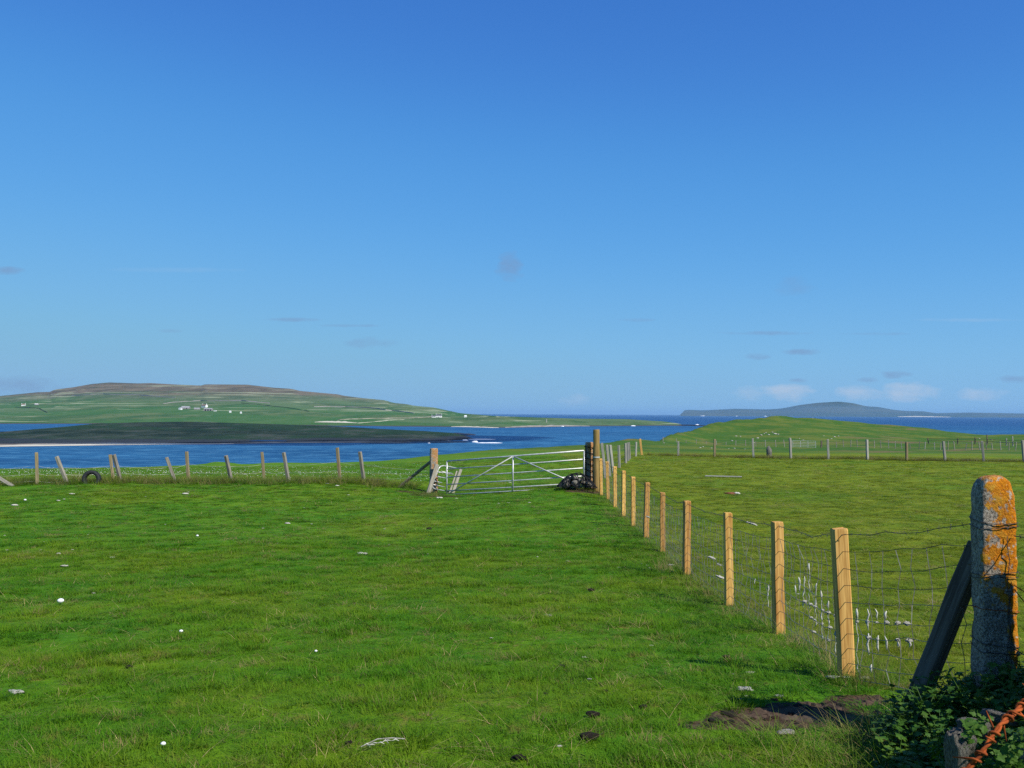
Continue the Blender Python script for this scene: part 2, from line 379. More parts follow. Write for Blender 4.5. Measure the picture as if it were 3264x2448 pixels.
# ------------------------------------------------------------------ mesh helpers
class MB:
    def __init__(s): s.v = []; s.f = []
    def add(s, vs_, fs):
        o = len(s.v); s.v += [tuple(v) for v in vs_]; s.f += [tuple(i + o for i in f) for f in fs]
    def loft(s, rings, cap=True):
        n = len(rings[0]); o = len(s.v)
        for r_ in rings: s.v += [tuple(v) for v in r_]
        for i in range(len(rings) - 1):
            for j in range(n):
                a = o + i * n + j; b = o + i * n + (j + 1) % n
                s.f.append((a, b, b + n, a + n))
        if cap:
            s.f.append(tuple(o + j for j in reversed(range(n)))); e = o + (len(rings) - 1) * n
            s.f.append(tuple(e + j for j in range(n)))
    def tube(s, pts, r, sides=6, cap=True):
        pts = [Vector(p) for p in pts]; rings = []; up = None
        for i, p in enumerate(pts):
            t = (pts[min(i + 1, len(pts) - 1)] - pts[max(i - 1, 0)]).normalized()
            if up is None:
                up = Vector((0, 0, 1)) if abs(t.z) < 0.9 else Vector((1, 0, 0))
            a = t.cross(up).normalized(); up = a.cross(t).normalized()
            rr = r[i] if isinstance(r, (list, tuple)) else r
            rings.append([p + (a * math.cos(q) + up * math.sin(q)) * rr for q in [2 * math.pi * (k + .5) / sides for k in range(sides)]])
        s.loft(rings, cap)
    def box(s, c, size, rz=0.0):
        cx, cy, cz_ = c; a, b, d = [q / 2 for q in size]; co, si = math.cos(rz), math.sin(rz)
        v = []
        for z in (-d, d):
            for x, y in ((-a, -b), (a, -b), (a, b), (-a, b)): v.append((cx + x * co - y * si, cy + x * si + y * co, cz_ + z))
        s.add(v, [(3, 2, 1, 0), (4, 5, 6, 7), (0, 1, 5, 4), (1, 2, 6, 5), (2, 3, 7, 6), (3, 0, 4, 7)])
    def build(s, name, m, parent=None, smooth=False, loc=None):
        me = bpy.data.meshes.new(name); me.from_pydata(s.v, [], s.f); me.update()
        if smooth: me.polygons.foreach_set('use_smooth', [True] * len(me.polygons))
        if m: me.materials.append(m)
        return link(name, me, parent, loc)
def link(name, me, parent=None, loc=None):
    o = bpy.data.objects.new(name, me); COL.objects.link(o)
    if parent is not None: o.parent = parent
    if loc is not None: o.location = loc
    return o
def tag(o, label=None, cat=None, group=None, kind=None):
    if label: o['label'] = label
    if cat: o['category'] = cat
    if group: o['group'] = group
    if kind: o['kind'] = kind
    return o
def thing(name, label, cat, loc=(0, 0, 0), group=None):
    o = bpy.data.objects.new(name, None); COL.objects.link(o); o.location = loc; o.empty_display_size = 0.2
    return tag(o, label, cat, group)

def lump_mesh(name, m, seed, amp=0.35, freq=1.6, flat=0.6, sub=2, rag=0.0):
    """uneven rounded lump of unit radius, base near z = 0"""
    import bmesh
    bm = bmesh.new(); bmesh.ops.create_icosphere(bm, subdivisions=sub, radius=1.0)
    for v in bm.verts:
        p = v.co.copy()
        k = 1 + amp * mn.noise(p * freq + Vector((seed * 7.3, seed, 0))) + rag * mn.noise(p * freq * 3.3 + Vector((seed, 0, 5)))
        v.co = Vector((p.x * k, p.y * k, p.z * k * flat + flat * 0.55))
    me = bpy.data.meshes.new(name); bm.to_mesh(me); bm.free(); me.materials.append(m)
    me.polygons.foreach_set('use_smooth', [True] * len(me.polygons))
    return me

def stone_mesh(name, m, seed, sub=3):
    """irregular blocky stone about one unit across"""
    import bmesh
    bm = bmesh.new(); bmesh.ops.create_icosphere(bm, subdivisions=sub, radius=1.0)
    for v in bm.verts:
        p = v.co.normalized(); q = (abs(p.x) ** 5 + abs(p.y) ** 5 + abs(p.z) ** 5) ** (-1 / 5)
        k = q * .5 * (1 + .30 * mn.noise(p * 1.3 + Vector((seed * 3.1, 0, seed))) + .14 * mn.noise(p * 3.7 + Vector((0, seed, 3))) + .06 * mn.noise(p * 9 + Vector((seed, 1, 0))))
        v.co = p * k
    me = bpy.data.meshes.new(name); bm.to_mesh(me); bm.free(); me.materials.append(m)
    me.polygons.foreach_set('use_smooth', [True] * len(me.polygons))
    return me

# ------------------------------------------------------------------ materials
M = {}
M['turf'] = mat_ground()
M['grass'] = mat_grass('grass_blades', 0.07); M['rough'] = mat_grass('rough_grass_blades', 0.8)
M['straw'] = mat_plain('dead_straw', (0.36, 0.28, 0.12), .9, .1, .25, 30)
M['new_wood'] = mat_wood('new_sawn_timber', (0.40, 0.195, 0.045), (0.72, 0.43, 0.130), 1.0, (0.34, 0.12, 0.025), 0.6)
M['old_wood'] = mat_wood('weathered_grey_timber', (0.15, 0.135, 0.105), (0.36, 0.33, 0.27), 1.2, (0.16, 0.13, 0.05), 0.5, 0.9)
M['tan_wood'] = mat_wood('weathered_tan_timber', (0.17, 0.135, 0.075), (0.33, 0.27, 0.15), 1.0, (0.20, 0.12, 0.04), 0.5, 0.9)
M['round_wood'] = mat_wood('lichen_round_timber', (0.16, 0.105, 0.035), (0.38, 0.25, 0.085), 1.0, (0.30, 0.16, 0.03), 0.6, 0.9)
M['pale_wood'] = mat_wood('bleached_timber', (0.20, 0.19, 0.16), (0.38, 0.365, 0.32), 1.0, (0.25, 0.23, 0.16), 0.4, 0.9)
M['dark_wood'] = mat_wood('old_strut_timber', (0.070, 0.052, 0.036), (0.19, 0.155, 0.115), 0.8, (0.15, 0.15, 0.11), 0.5, 0.9)
M['wire'] = mat_plain('galvanised_wire', (0.20, 0.20, 0.195), 0.5, 0.5, 0.2, 30, 0.5)
M['dark_wire'] = mat_plain('dull_wire', (0.075, 0.07, 0.065), 0.6, 0.4, 0.2, 30, 0.3)
M['pale_wire'] = mat_plain('woolly_wire', (0.50, 0.49, 0.44), 0.9, 0.2, 0.3, 3)
M['rust'] = mat_plain('rusty_wire', (0.33, 0.070, 0.014), 0.9, 0.2, 0.3, 60, 0.0, 0.8, 0.001)
M['galv'] = mat_plain('galvanised_tube', (0.56, 0.56, 0.53), 0.42, 0.5, 0.12, 10, 0.3, 0.1, 0.002)
M['concrete'] = mat_concrete('lichen_concrete')
M['concrete2'] = mat_concrete('old_concrete', 0.55)
M['stone'] = mat_stone('lichen_stone'); M['pale_stone'] = mat_stone('pale_stone', (0.26, 0.24, 0.20), (0.55, 0.52, 0.46))
M['wool'] = mat_plain('sheep_wool', (0.54, 0.52, 0.45), 1.0, 0.05, 0.14, 20, 0, 0.9, 0.01)
M['white'] = mat_plain('white_lump', (0.80, 0.80, 0.78), 0.9, 0.1, 0.05, 20)
M['dung'] = mat_plain('dark_dung', (0.030, 0.024, 0.018), 0.9, 0.15, 0.3, 20, 0, 0.8, 0.02)
M['clod'] = mat_plain('earth_clod', (0.070, 0.044, 0.028), 0.95, 0.1, 0.3, 20, 0, 0.8, 0.02)
M['rubber'] = mat_plain('tyre_rubber', (0.022, 0.023, 0.027), 0.7, 0.3, 0.2, 20)
M['net'] = mat_plain('black_netting', (0.012, 0.012, 0.013), 0.7, 0.3, 0.2, 20)
M['leaf'] = None
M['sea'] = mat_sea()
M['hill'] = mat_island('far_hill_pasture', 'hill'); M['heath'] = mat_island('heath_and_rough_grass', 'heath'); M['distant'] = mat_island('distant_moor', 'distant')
M['sand'] = mat_plain('pale_sand', (0.60, 0.55, 0.43), 0.95, 0.1, 0.12, 0.05)
M['pebble'] = mat_plain('shingle', (0.33, 0.29, 0.23), 0.95, 0.1, 0.2, 0.08)
M['foam'] = mat_plain('sea_foam', (0.85, 0.87, 0.88), 0.9, 0.1, 0.05, 0.4)
M['skerry'] = mat_plain('wet_dark_rock', (0.030, 0.028, 0.030), 0.7, 0.3, 0.3, 0.1)
M['render_white'] = mat_plain('whitewash', (0.80, 0.80, 0.78), 0.9, 0.1, 0.04, 0.5)
M['slate'] = mat_plain('dark_slate_roof', (0.10, 0.10, 0.11), 0.8, 0.2, 0.15, 0.5)
M['tin'] = mat_plain('grey_sheet_roof', (0.34, 0.34, 0.35), 0.8, 0.2, 0.1, 0.3)
M['grey_wall'] = mat_plain('grey_stone_wall', (0.30, 0.28, 0.26), 0.9, 0.1, 0.15, 0.5)
M['brown_roof'] = mat_plain('brown_stone_roof', (0.22, 0.16, 0.11), 0.9, 0.1, 0.15, 0.5)
M['dark_field'] = mat_plain('dark_green_bank', (0.035, 0.065, 0.025), .95, .05, .2, .1)
M['dark_open'] = mat_plain('dark_opening', (0.02, 0.02, 0.022), 0.9, 0.1, 0.1, 1)
def _leaf():
    s = N('weed_leaf', 0.55, 0.2); p = s.pos(); rnd = s.n('ShaderNodeObjectInfo').outputs['Random']
    c = s.mix(s.ramp(s.noise(p, 6.0, 4), 0.35, 0.68), (0.040, 0.120, 0.010), (0.110, 0.200, 0.020))
    c = s.mix(s.math('MULTIPLY', rnd, 0.5), c, (0.055, 0.12, 0.020)); s.col(c)
    tr = s.n('ShaderNodeBsdfTranslucent'); s.set(tr.inputs['Color'], c)
    mx = s.n('ShaderNodeMixShader'); mx.inputs[0].default_value = 0.3
    s.t.links.new(s.b.outputs[0], mx.inputs[1]); s.t.links.new(tr.outputs[0], mx.inputs[2]); s.t.links.new(mx.outputs[0], s.out.inputs['Surface'])
    return s.m
M['leaf'] = _leaf()

# ------------------------------------------------------------------ setting: pasture, sea, islands
def build_land():
    th = list(np.arange(-180, -40, 4.0)) + list(np.arange(-40, 40.01, 0.2)) + list(np.arange(44, 180, 4.0))
    th = np.radians(np.array(th)); nr = 300
    r = np.exp(np.linspace(math.log(0.6), math.log(760), nr))
    T, RR = np.meshgrid(th, r, indexing='ij')
    x = (np.sin(T) * RR).ravel(); y = (np.cos(T) * RR).ravel()
    z = land(x, y) + np.array([relief(a, b) for a, b in zip(x, y)])
    v = np.stack([x, y, z], 1).tolist(); nt = len(th); f = []
    for i in range(nt):
        j = (i + 1) % nt
        for k in range(nr - 1): f.append((i * nr + k, j * nr + k, j * nr + k + 1, i * nr + k + 1))
    c = len(v); v.append((0, 0, H - 1.65))
    for i in range(nt): f.append((i * nr, c, ((i + 1) % nt) * nr))
    mb = MB(); mb.v = v; mb.f = [tuple(reversed(q)) for q in f]
    return tag(mb.build('pasture_ground', M['turf'], smooth=True), kind='structure')
build_land()

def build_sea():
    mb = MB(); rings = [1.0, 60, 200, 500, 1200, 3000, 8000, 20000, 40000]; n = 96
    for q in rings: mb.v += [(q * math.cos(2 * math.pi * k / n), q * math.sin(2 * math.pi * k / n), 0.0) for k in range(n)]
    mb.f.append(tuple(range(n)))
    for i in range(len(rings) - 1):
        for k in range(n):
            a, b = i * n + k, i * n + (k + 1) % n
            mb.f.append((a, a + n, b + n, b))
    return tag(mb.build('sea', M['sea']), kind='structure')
build_sea()

def yh(px): return 1318.2 + 0.0049 * (px - 1632)
class Island:
    """land seen between a shoreline and a crest line, both given in the photograph and put at real distances"""
    def __init__(s, crest, shore, depth, pw=0.8, rough=1.0, seed=0):
        s.c = np.array(crest, float); s.s = np.array(shore, float); s.d = depth; s.pw = pw; s.rough = rough; s.seed = seed
    def shoreY(s, px): return H * F / max(2.0, np.interp(px, s.s[:, 0], s.s[:, 1]) - yh(px))
    def pt(s, px, t):
        py0 = np.interp(px, s.s[:, 0], s.s[:, 1]); py1 = np.interp(px, s.c[:, 0], s.c[:, 1])
        Y0 = s.shoreY(px); ext = s.d(px)
        tt = max(0.0, min(t, 1.0))
        p = at(px, py0 + (py1 - py0) * tt ** s.pw, Y0 + ext * tt)
        if 0 < t < 1: p.z += s.rough * math.sin(math.pi * t) * (mn.noise((p.x * .012, p.y * .012, s.seed)) + .5 * mn.noise((p.x * .04, p.y * .04, s.seed)))
        if t > 1:
            k = t - 1; q = at(px, py1, Y0 + ext); dirn = Vector((q.x, q.y, 0)).normalized()
            p = q + dirn * ext * k * 1.2; p.z = q.z * (1 - k) - 3 * k
        if t <= 0: p.z = -1.5; p.y -= 6
        return p
    def mesh(s, name, m, x0, x1, nx, nt=26):
        mb = MB(); ts = [-0.01] + [i / nt for i in range(nt + 1)] + [1.15, 1.4, 1.7, 2.0]; ts[1] = 0.004
        pxs = np.linspace(x0, x1, nx)
        for px in pxs:
            for t in ts: mb.v.append(tuple(s.pt(px, t)))
        k = len(ts)
        for i in range(nx - 1):
            for j in range(k - 1): mb.f.append((i * k + j, (i + 1) * k + j, (i + 1) * k + j + 1, i * k + j + 1))
        return tag(mb.build(name, m, smooth=True), kind='structure')
    def on(s, px, py):
        """place on the visible slope at a pixel"""
        py0 = np.interp(px, s.s[:, 0], s.s[:, 1]); py1 = np.interp(px, s.c[:, 0], s.c[:, 1])
        t = max(0.01, min(1, (py - py0) / (py1 - py0))) ** (1 / s.pw)
        return s.pt(px, t)
    def strip(s, name, m, x0, x1, t0, t1, lift=0.35, nx=40, wob=0.3):
        mb = MB(); pxs = np.linspace(x0, x1, nx)
        for i, px in enumerate(pxs):
            e = min(1, 4 * min(i, nx - 1 - i) / nx)
            tt1 = t0 + (t1 - t0) * e * (1 + wob * mn.noise((i * .35, s.seed, 3)))
            for q in (0, .34, .67, 1):
                p = s.pt(px, t0 + (tt1 - t0) * q); p.z += lift * (1 if 0 < q < 1 else -0.3); mb.v.append(tuple(p))
        for i in range(nx - 1):
            for j in range(3): mb.f.append((i * 4 + j, (i + 1) * 4 + j, (i + 1) * 4 + j + 1, i * 4 + j + 1))
        return tag(mb.build(name, m, smooth=True), kind='structure')

HILL = Island(
    crest=[(-1500, 1300), (-400, 1275), (0, 1262), (122, 1250), (159, 1249), (173, 1242), (236, 1234), (291, 1224), (347, 1219), (443, 1222), (480, 1221), (572, 1226), (646, 1229), (653, 1225), (787, 1226),
           (875, 1236), (927, 1239), (957, 1246), (1078, 1257), (1093, 1261), (1148, 1268), (1230, 1276), (1252, 1284), (1296, 1288), (1318, 1293), (1384, 1299), (1466, 1317), (1566, 1325), (1605, 1327),
           (1729, 1331), (1824, 1334), (2001, 1336), (2075, 1341), (2114, 1343), (2150, 1348), (2172, 1352), (2186, 1357)],
    shore=[(-1500, 1346), (0, 1351), (302, 1351), (700, 1355), (1137, 1358), (1451, 1361), (1566, 1364), (1640, 1363), (1853, 1359), (2116, 1357), (2190, 1358)],
    depth=lambda px: float(np.interp(px, [-1500, 1100, 1466, 1600, 2000, 2190], [1400, 1400, 900, 420, 300, 60])), rough=2.2, seed=3)
HILL.mesh('island', M['hill'], -1500, 2188, 330)
LOW = Island(
    crest=[(-900, 1392), (-200, 1385), (0, 1377), (111, 1368), (229, 1358), (306, 1350), (443, 1346), (590, 1344), (646, 1345), (816, 1350), (934, 1354), (1082, 1359), (1193, 1366), (1355, 1374), (1443, 1380), (1480, 1388), (1510, 1398)],
    shore=[(-900, 1432), (0, 1424), (369, 1419), (738, 1415), (1008, 1412), (1266, 1411), (1400, 1406), (1512, 1400)],
    depth=lambda px: float(np.interp(px, [-900, 0, 600, 1200, 1450, 1510], [160, 200, 300, 240, 110, 20])), pw=0.9, rough=1.6, seed=8)
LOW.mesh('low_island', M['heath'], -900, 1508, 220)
FAR = Island(
    crest=[(2168, 1322), (2171, 1309), (2191, 1306), (2240, 1308), (2343, 1303), (2446, 1305), (2491, 1302), (2549, 1291), (2606, 1284), (2674, 1280), (2720, 1285), (2760, 1295), (2800, 1297), (2846, 1306), (2891, 1310), (2943, 1311),
           (2983, 1317), (3086, 1315), (3264, 1318), (3700, 1322), (4300, 1326)],
    shore=[(2168, 1325), (2700, 1328), (3264, 1331), (4300, 1336)], depth=lambda px: 1500.0 if px > 2175 else 300.0, pw=0.75, rough=6, seed=5)
FAR.shoreY = lambda px: 11800.0
FAR.s = np.array([(p, yh(p) + H * F / 11800.0) for p in (2100, 4400)])
FAR.mesh('distant_island', M['distant'], 2168, 4300, 150, 14)

HILL.strip('beach', M['sand'], 1438, 1590, 0.003, 0.05, 0.3)
HILL.strip('beach', M['sand'], 1003, 1140, 0.06, 0.10, 0.4)
HILL.strip('shingle_shore', M['pebble'], 1610, 1880, 0.01, 0.14, 0.4)
LOW.strip('beach', M['sand'], -700, 745, 0.002, 0.07, 0.12)
LOW.strip('shingle_shore', M['pebble'], -700, 560, 0.072, 0.125, 0.12)
LOW.strip('shingle_shore', M['pebble'], 700, 1340, 0.015, 0.07, 0.12)
LOW.strip('tidal_pool', M['sea'], 795, 915, 0.10, 0.135, 0.4)
FAR.strip('beach', M['sand'], 2862, 3030, 0.01, 0.09, 3.0)

def lift_px(px, py, Y=None):
    """place on the sea seen at a pixel"""
    d = ray(px, py); Y = -H / d.z
    return Vector((d.x * Y, Y, 0))
# skerries and foam at the tip of the low island
def slab(name, m, px0, px1, py, thick, hgt, label, cat, seed, group=None):
    a = lift_px(px0, py); b = lift_px(px1, py); L = (b - a).length; c = (a + b) / 2
    mb = MB(); rings = []; n = 12
    dy = abs(lift_px(px0, py - thick / 2).y - lift_px(px0, py + thick / 2).y) / 2
    if m is M['foam']: dy = min(dy, L * .08 + 2.0)
    for i in range(9):
        u = -1 + i / 4.0; w = math.sqrt(max(0.02, 1 - u * u)) * (1 + .5 * mn.noise((u * 3, seed, 0)))
        h = hgt * w * (0.8 + .7 * abs(mn.noise((u * 4, seed, 4))))
        rings.append([Vector((u * L / 2, math.cos(q) * dy * w, max(-0.5, math.sin(q) * h))) for q in [2 * math.pi * k / n for k in range(n)]])
    mb.loft(rings)
    o = mb.build(name, m, smooth=(m is M['foam'])); o.location = c; o.rotation_euler.z = math.atan2(b.y - a.y, b.x - a.x)
    return tag(o, label, cat, group)
for i, (a, b, y, t, h, lab) in enumerate([
        (1395, 1514, 1385, 6, 1.6, 'long dark rock reef, farthest out from the tip of the low dark island'),
        (1300, 1500, 1409, 4.5, 0.9, 'low black rock shelf along the near water edge of the dark island tip'),
        (1380, 1470, 1400, 3.5, 0.8, 'black skerry between two streaks of foam off the island tip'),
        (1150, 1330, 1412.5, 2.5, 0.7, 'thin dark rock ledge along the near shore of the low dark island'),
        (2186, 2204, 1357, 3, 2.5, 'small dark rock just off the end of the long green headland')]):
    slab('rock_shelf', M['skerry'], a, b, y, t, h, lab, 'rock', i)
for i, (a, b, y, t, h, lab) in enumerate([
        (1503, 1524, 1410, 4, 1.4, 'bright white breaker at the very tip of the black rock shelf'),
        (1515, 1602, 1412, 2, 0.5, 'thin white foam line trailing right from the bright breaker'),
        (1472, 1492, 1404, 3.4, 1.0, 'small white breaker on the skerry behind the brightest one'),
        (1484, 1580, 1400.5, 1.8, 0.5, 'faint long foam streak above the bright breaker'),
        (1402, 1440, 1406, 1.6, 0.4, 'short white foam strip between the black skerries'),
        (2216, 2228, 1355, 5, 2.0, 'white splash on the rock off the end of the green headland'),
        (1362, 1372, 1413, 2.5, 0.5, 'tiny white splash below the black rock shelf'),
        (1788, 1798, 1360, 2.5, 1.5, 'tiny white splash below the middle of the green headland'),
        (2010, 2026, 1358, 2.5, 1.5, 'tiny white splash near the rocky end of the green headland')]):
    slab('breaking_wave', M['foam'], a, b, y, t, h, lab, 'wave', i + 20, 'breaking waves')
for i, (px, w, lab) in enumerate([(2240, 18, 'white surf under the cliff at the left end of the distant island'), (2348, 7, 'white surf speck on the distant island, second from its left end'),
                                  (2440, 12, 'thin white surf left of the green mound top, under the distant island')]):
    a = at(px, yh(px) + 5.3, 11780)
    mb = MB(); mb.loft([[Vector((u * w * 2, math.cos(q) * 6 * (1.02 - abs(u)), math.sin(q) * 7 * (1.02 - u * u))) for q in [k * math.pi / 4 for k in range(8)]] for u in (-1, -.5, 0, .5, 1)])
    o = mb.build('breaking_wave', M['foam']); o.location = a; tag(o, lab, 'wave', 'breaking waves')

# ------------------------------------------------------------------ far buildings
def house(name, label, cat, isl, px, py, L, W, hw, hr, wall, roof, rz=0.0, chim=(), doors=(), wins=(), dx=0.0, group=None):
    """gabled building: ridge along local x, front towards -y"""
    p = isl.on(px, py)
    t = thing(name, label, cat, (p.x, p.y, p.z - 0.6), group); t.rotation_euler.z = rz
    a, b = L / 2, W / 2; hw += .6
    mb = MB(); mb.add([(-a, -b, 0), (a, -b, 0), (a, b, 0), (-a, b, 0), (-a, -b, hw), (a, -b, hw), (a, b, hw), (-a, b, hw), (-a, 0, hw + hr), (a, 0, hw + hr)],
                      [(0, 1, 5, 4), (2, 3, 7, 6), (1, 2, 6, 9, 5), (3, 0, 4, 8, 7)]); mb.build('wall', wall, t)
    r_ = MB(); o = 0.25; k = hr / b
    for sgn in (-1, 1):
        y0, z0 = sgn * (b + o), hw - o * k
        v = [(-a + .35, y0, z0 + .12), (a - .35, y0, z0 + .12), (a - .35, 0, hw + hr + .12), (-a + .35, 0, hw + hr + .12)]
        v += [(x, y, z + .18) for x, y, z in v]
        fs = [(0, 1, 2, 3), (7, 6, 5, 4), (4, 5, 1, 0), (6, 7, 3, 2), (5, 6, 2, 1), (7, 4, 0, 3)]
        r_.add(v, fs if sgn < 0 else [tuple(reversed(f)) for f in fs])
    rf = r_.build('roof', roof, t)
    for c in chim:
        m = MB(); m.box((c * (a - .4), 0, hw + hr + .5), (0.8, 1.1, 1.9)); m.build('chimney', wall, rf)
    for u, w, h in doors:
        m = MB(); m.box((u, -b - .03, .6 + h / 2), (w, .1, h)); m.build('door', M['dark_open'], t)
    for u in wins:
        m = MB(); m.box((u, -b - .03, hw * .62 + .2), (.9, .1, 1.2)); m.build('window', M['dark_open'], t)
    return t
WH = M['render_white']
house('cottage', 'long white cottage main block with dark roof and white chimneys near the shore', 'house', HILL, 1399, 1331, 11.5, 6.2, 3.2, 2.4, WH, M['slate'], 0.06, (-1, 1), ((0, 1.0, 1.9),), (-3.4, 3.4))
house('cottage_wing', 'low white wing joined to the left end of the shore cottage', 'house', HILL, 1382.5, 1332, 7.5, 5.0, 2.6, 1.6, WH, M['slate'], 0.06, (-1,), (), (-1.5, 1.5))
house('hut', 'tiny white hut right of the white shore cottage', 'hut', HILL, 1484, 1330, 5.5, 4.5, 2.4, 1.6, WH, WH, 0.0, (), (), ())
house('barn', 'long grey roofed barn at the left of the hillside farm', 'barn', HILL, 592, 1303, 17, 7, 2.2, 2.6, M['grey_wall'], M['tin'], 0.03, (), ((3, 2, 1.8),), ())
house('shed', 'small white gabled shed at the left end of the long grey barn', 'shed', HILL, 575, 1305, 5.5, 5.5, 3.0, 1.6, WH, M['tin'], 1.2, (), (), ())
house('farmhouse', 'white gabled farmhouse with brown roof, highest of the farm buildings', 'house', HILL, 652, 1298, 12, 6.5, 3.4, 2.8, WH, M['brown_roof'], -0.5, (-1, 1), (), (-2.5, 2.5))
house('farm_shed', 'grey open fronted farm shed with dark doorways below the farmhouse', 'shed', HILL, 664, 1309, 17, 6, 3.4, 1.4, M['grey_wall'], M['tin'], 0.0, (), ((-4.5, 3.0, 2.6), (0.3, 3.0, 2.6), (5.0, 2.4, 2.4)), ())
house('low_byre', 'low pale byre between the grey barn and the farmhouse', 'byre', HILL, 628, 1305, 12, 5, 1.8, 1.6, M['grey_wall'], M['tin'], 0.12, (), (), ())
house('outbuilding', 'small white outbuilding at the right end of the farm', 'shed', HILL, 686, 1311, 5, 4, 1.6, 0.7, WH, M['tin'], 0.0, (), (), ())
house('white_cabin', 'lone white cabin right of the farm, nearer the farm of the two', 'cabin', HILL, 734, 1316, 3.5, 3, 2.0, 1.0, WH, WH, 0, (), (), ())
house('white_cabin', 'lone white cabin right of the farm, the farther of the two', 'cabin', HILL, 768, 1318, 3.0, 2.6, 1.6, 0.8, WH, WH, 0, (), (), ())
house('croft_house', 'pale croft house with reddish roof at the far left hillside', 'house', HILL, 75, 1293, 8.5, 5, 2.6, 2.4, WH, M['brown_roof'], 0.2, (-1, 1), (), ())
house('croft_shed', 'low pale shed right of the far left croft house', 'shed', HILL, 117, 1292, 9, 4, 1.8, 1.0, M['grey_wall'], WH, 0.0, (), (), ())
# dry-stone field walls and tracks on the far hillside
def field_wall(label, pts, w=2.2, h=1.6, m='grey_wall', cat='wall', name='field_wall'):
    P3 = []
    for (x0, y0), (x1, y1) in zip(pts, pts[1:]):
        for k in range(12): u = k / 12; P3.append(HILL.on(x0 + (x1 - x0) * u, y0 + (y1 - y0) * u))
    P3.append(HILL.on(*pts[-1])); mb = MB(); rings = []
    for i, q in enumerate(P3):
        d = (P3[min(i + 1, len(P3) - 1)] - P3[max(i - 1, 0)]); d.z = 0; d.normalize(); sd = Vector((-d.y, d.x, 0)) * w / 2
        rings.append([q - sd - Vector((0, 0, 1.5)), q - sd * .8 + Vector((0, 0, h)), q + sd * .8 + Vector((0, 0, h)), q + sd - Vector((0, 0, 1.5))])
    mb.loft(rings); o = mb.build(name, M[m]); return tag(o, label, cat, kind='thing')
field_wall('long dark field bank running down right on the hill beyond the farm', [(770, 1285), (850, 1292), (930, 1303), (985, 1312)], 3, 1.0, 'dark_field')
field_wall('grey field wall level across the hill above the farm', [(520, 1287), (640, 1277), (770, 1279), (860, 1285)])
field_wall('pale field wall level below the white shore cottage', [(1080, 1338), (1200, 1334), (1330, 1332), (1376, 1331)], 5, 1.0, 'pebble')
field_wall('grey field wall rising behind the white shore cottage', [(1000, 1298), (1100, 1297), (1200, 1302), (1320, 1318)])
field_wall('short dark field wall on the left hillside by the croft', [(50, 1298), (120, 1300), (150, 1316)], 3, 1.0, 'dark_field')
field_wall('grey field wall on the upper left slope of the far hill', [(230, 1262), (330, 1256), (470, 1262), (560, 1268)])
field_wall('pale track climbing from the sand patch to the cottage field', [(1140, 1349), (1200, 1344), (1290, 1336)], 4, .4, 'sand', 'track', 'farm_track')
# beacon pillar on the headland
p = HILL.on(1742, 1346); mb = MB(); mb.loft([[(math.cos(q) * w, math.sin(q) * w, z) for q in [k * math.pi / 4 for k in range(8)]] for z, w in ((-.5, .95), (1, .85), (4.6, .6), (4.8, .75), (5.3, .7), (5.9, .25))])
tag(mb.build('beacon_pillar', M['pale_stone'], loc=p), 'small pale pillar standing on the green headland', 'pillar')

# the cloud overhead, out of frame, whose shadow darkens the low island
def cloud_overhead():
    import bmesh
    c = Vector((-330, 745, 0)) + SUN_DIR * (1000 / SUN_DIR.z)
    bm = bmesh.new(); bmesh.ops.create_icosphere(bm, subdivisions=4, radius=1.0)
    for v in bm.verts:
        p_ = v.co.copy(); k = 1 + .22 * mn.noise(p_ * 2) + .12 * mn.noise(p_ * 5)
        v.co = Vector((p_.x * 350 * k, p_.y * 185 * k, p_.z * (40 if p_.z < 0 else 110) * k))
    me = bpy.data.meshes.new('cloud'); bm.to_mesh(me); bm.free(); me.materials.append(M['cloud'])
    o = link('cloud', me, None, c); return tag(o, kind='structure')
def _cloud():
    s = N('cloud_white', 1.0, 0.0); s.col((.85, .85, .87)); tr = s.n('ShaderNodeBsdfTransparent'); mx = s.n('ShaderNodeMixShader'); mx.inputs[0].default_value = .46
    s.t.links.new(s.b.outputs[0], mx.inputs[1]); s.t.links.new(tr.outputs[0], mx.inputs[2]); s.t.links.new(mx.outputs[0], s.out.inputs['Surface']); return s.m
M['cloud'] = _cloud()
cloud_overhead()

# ------------------------------------------------------------------ grass (scattered blades, uncountable)
def blade(mb, x, y, h, w, lean, az, bend, seg=2):
    dx, dy = math.cos(az), math.sin(az); px_, py_ = -dy, dx
    vs_ = []
    for i in range(seg + 1):
        t = i / seg; off = lean * t + bend * t * t; ww = w * (1 - t * .75)
        z = h * t * (1 - .25 * bend / max(h, .01) * t)
        for sg in (-1, 1):
            vs_.append((x + dx * off + px_ * ww * sg / 2, y + dy * off + py_ * ww * sg / 2, z))
    t = 1.18; off = lean * t + bend * t * t
    vs_.append((x + dx * off, y + dy * off, h * 1.06 * (1 - .2 * bend / max(h, .01))))
    fs = [(2 * i, 2 * i + 1, 2 * i + 3, 2 * i + 2) for i in range(seg)] + [(2 * seg, 2 * seg + 1, 2 * seg + 2)]
    mb.add(vs_, fs)
def tuft(name, m, n, rad, h0, h1, w, spread, seed):
    rr = random.Random(seed); mb = MB()
    for _ in range(n):
        a = rr.uniform(0, 6.283); q = rad * math.sqrt(rr.random()); h = rr.uniform(h0, h1)
        az = a + rr.gauss(0, .9)
        blade(mb, q * math.cos(a), q * math.sin(a), h, w * rr.uniform(.7, 1.3), h * rr.uniform(0, spread), az, h * rr.uniform(0, spread))
    me = bpy.data.meshes.new(name); me.from_pydata(mb.v, [], mb.f); me.update(); me.materials.append(m)
    return bpy.data.objects.new(name, me)
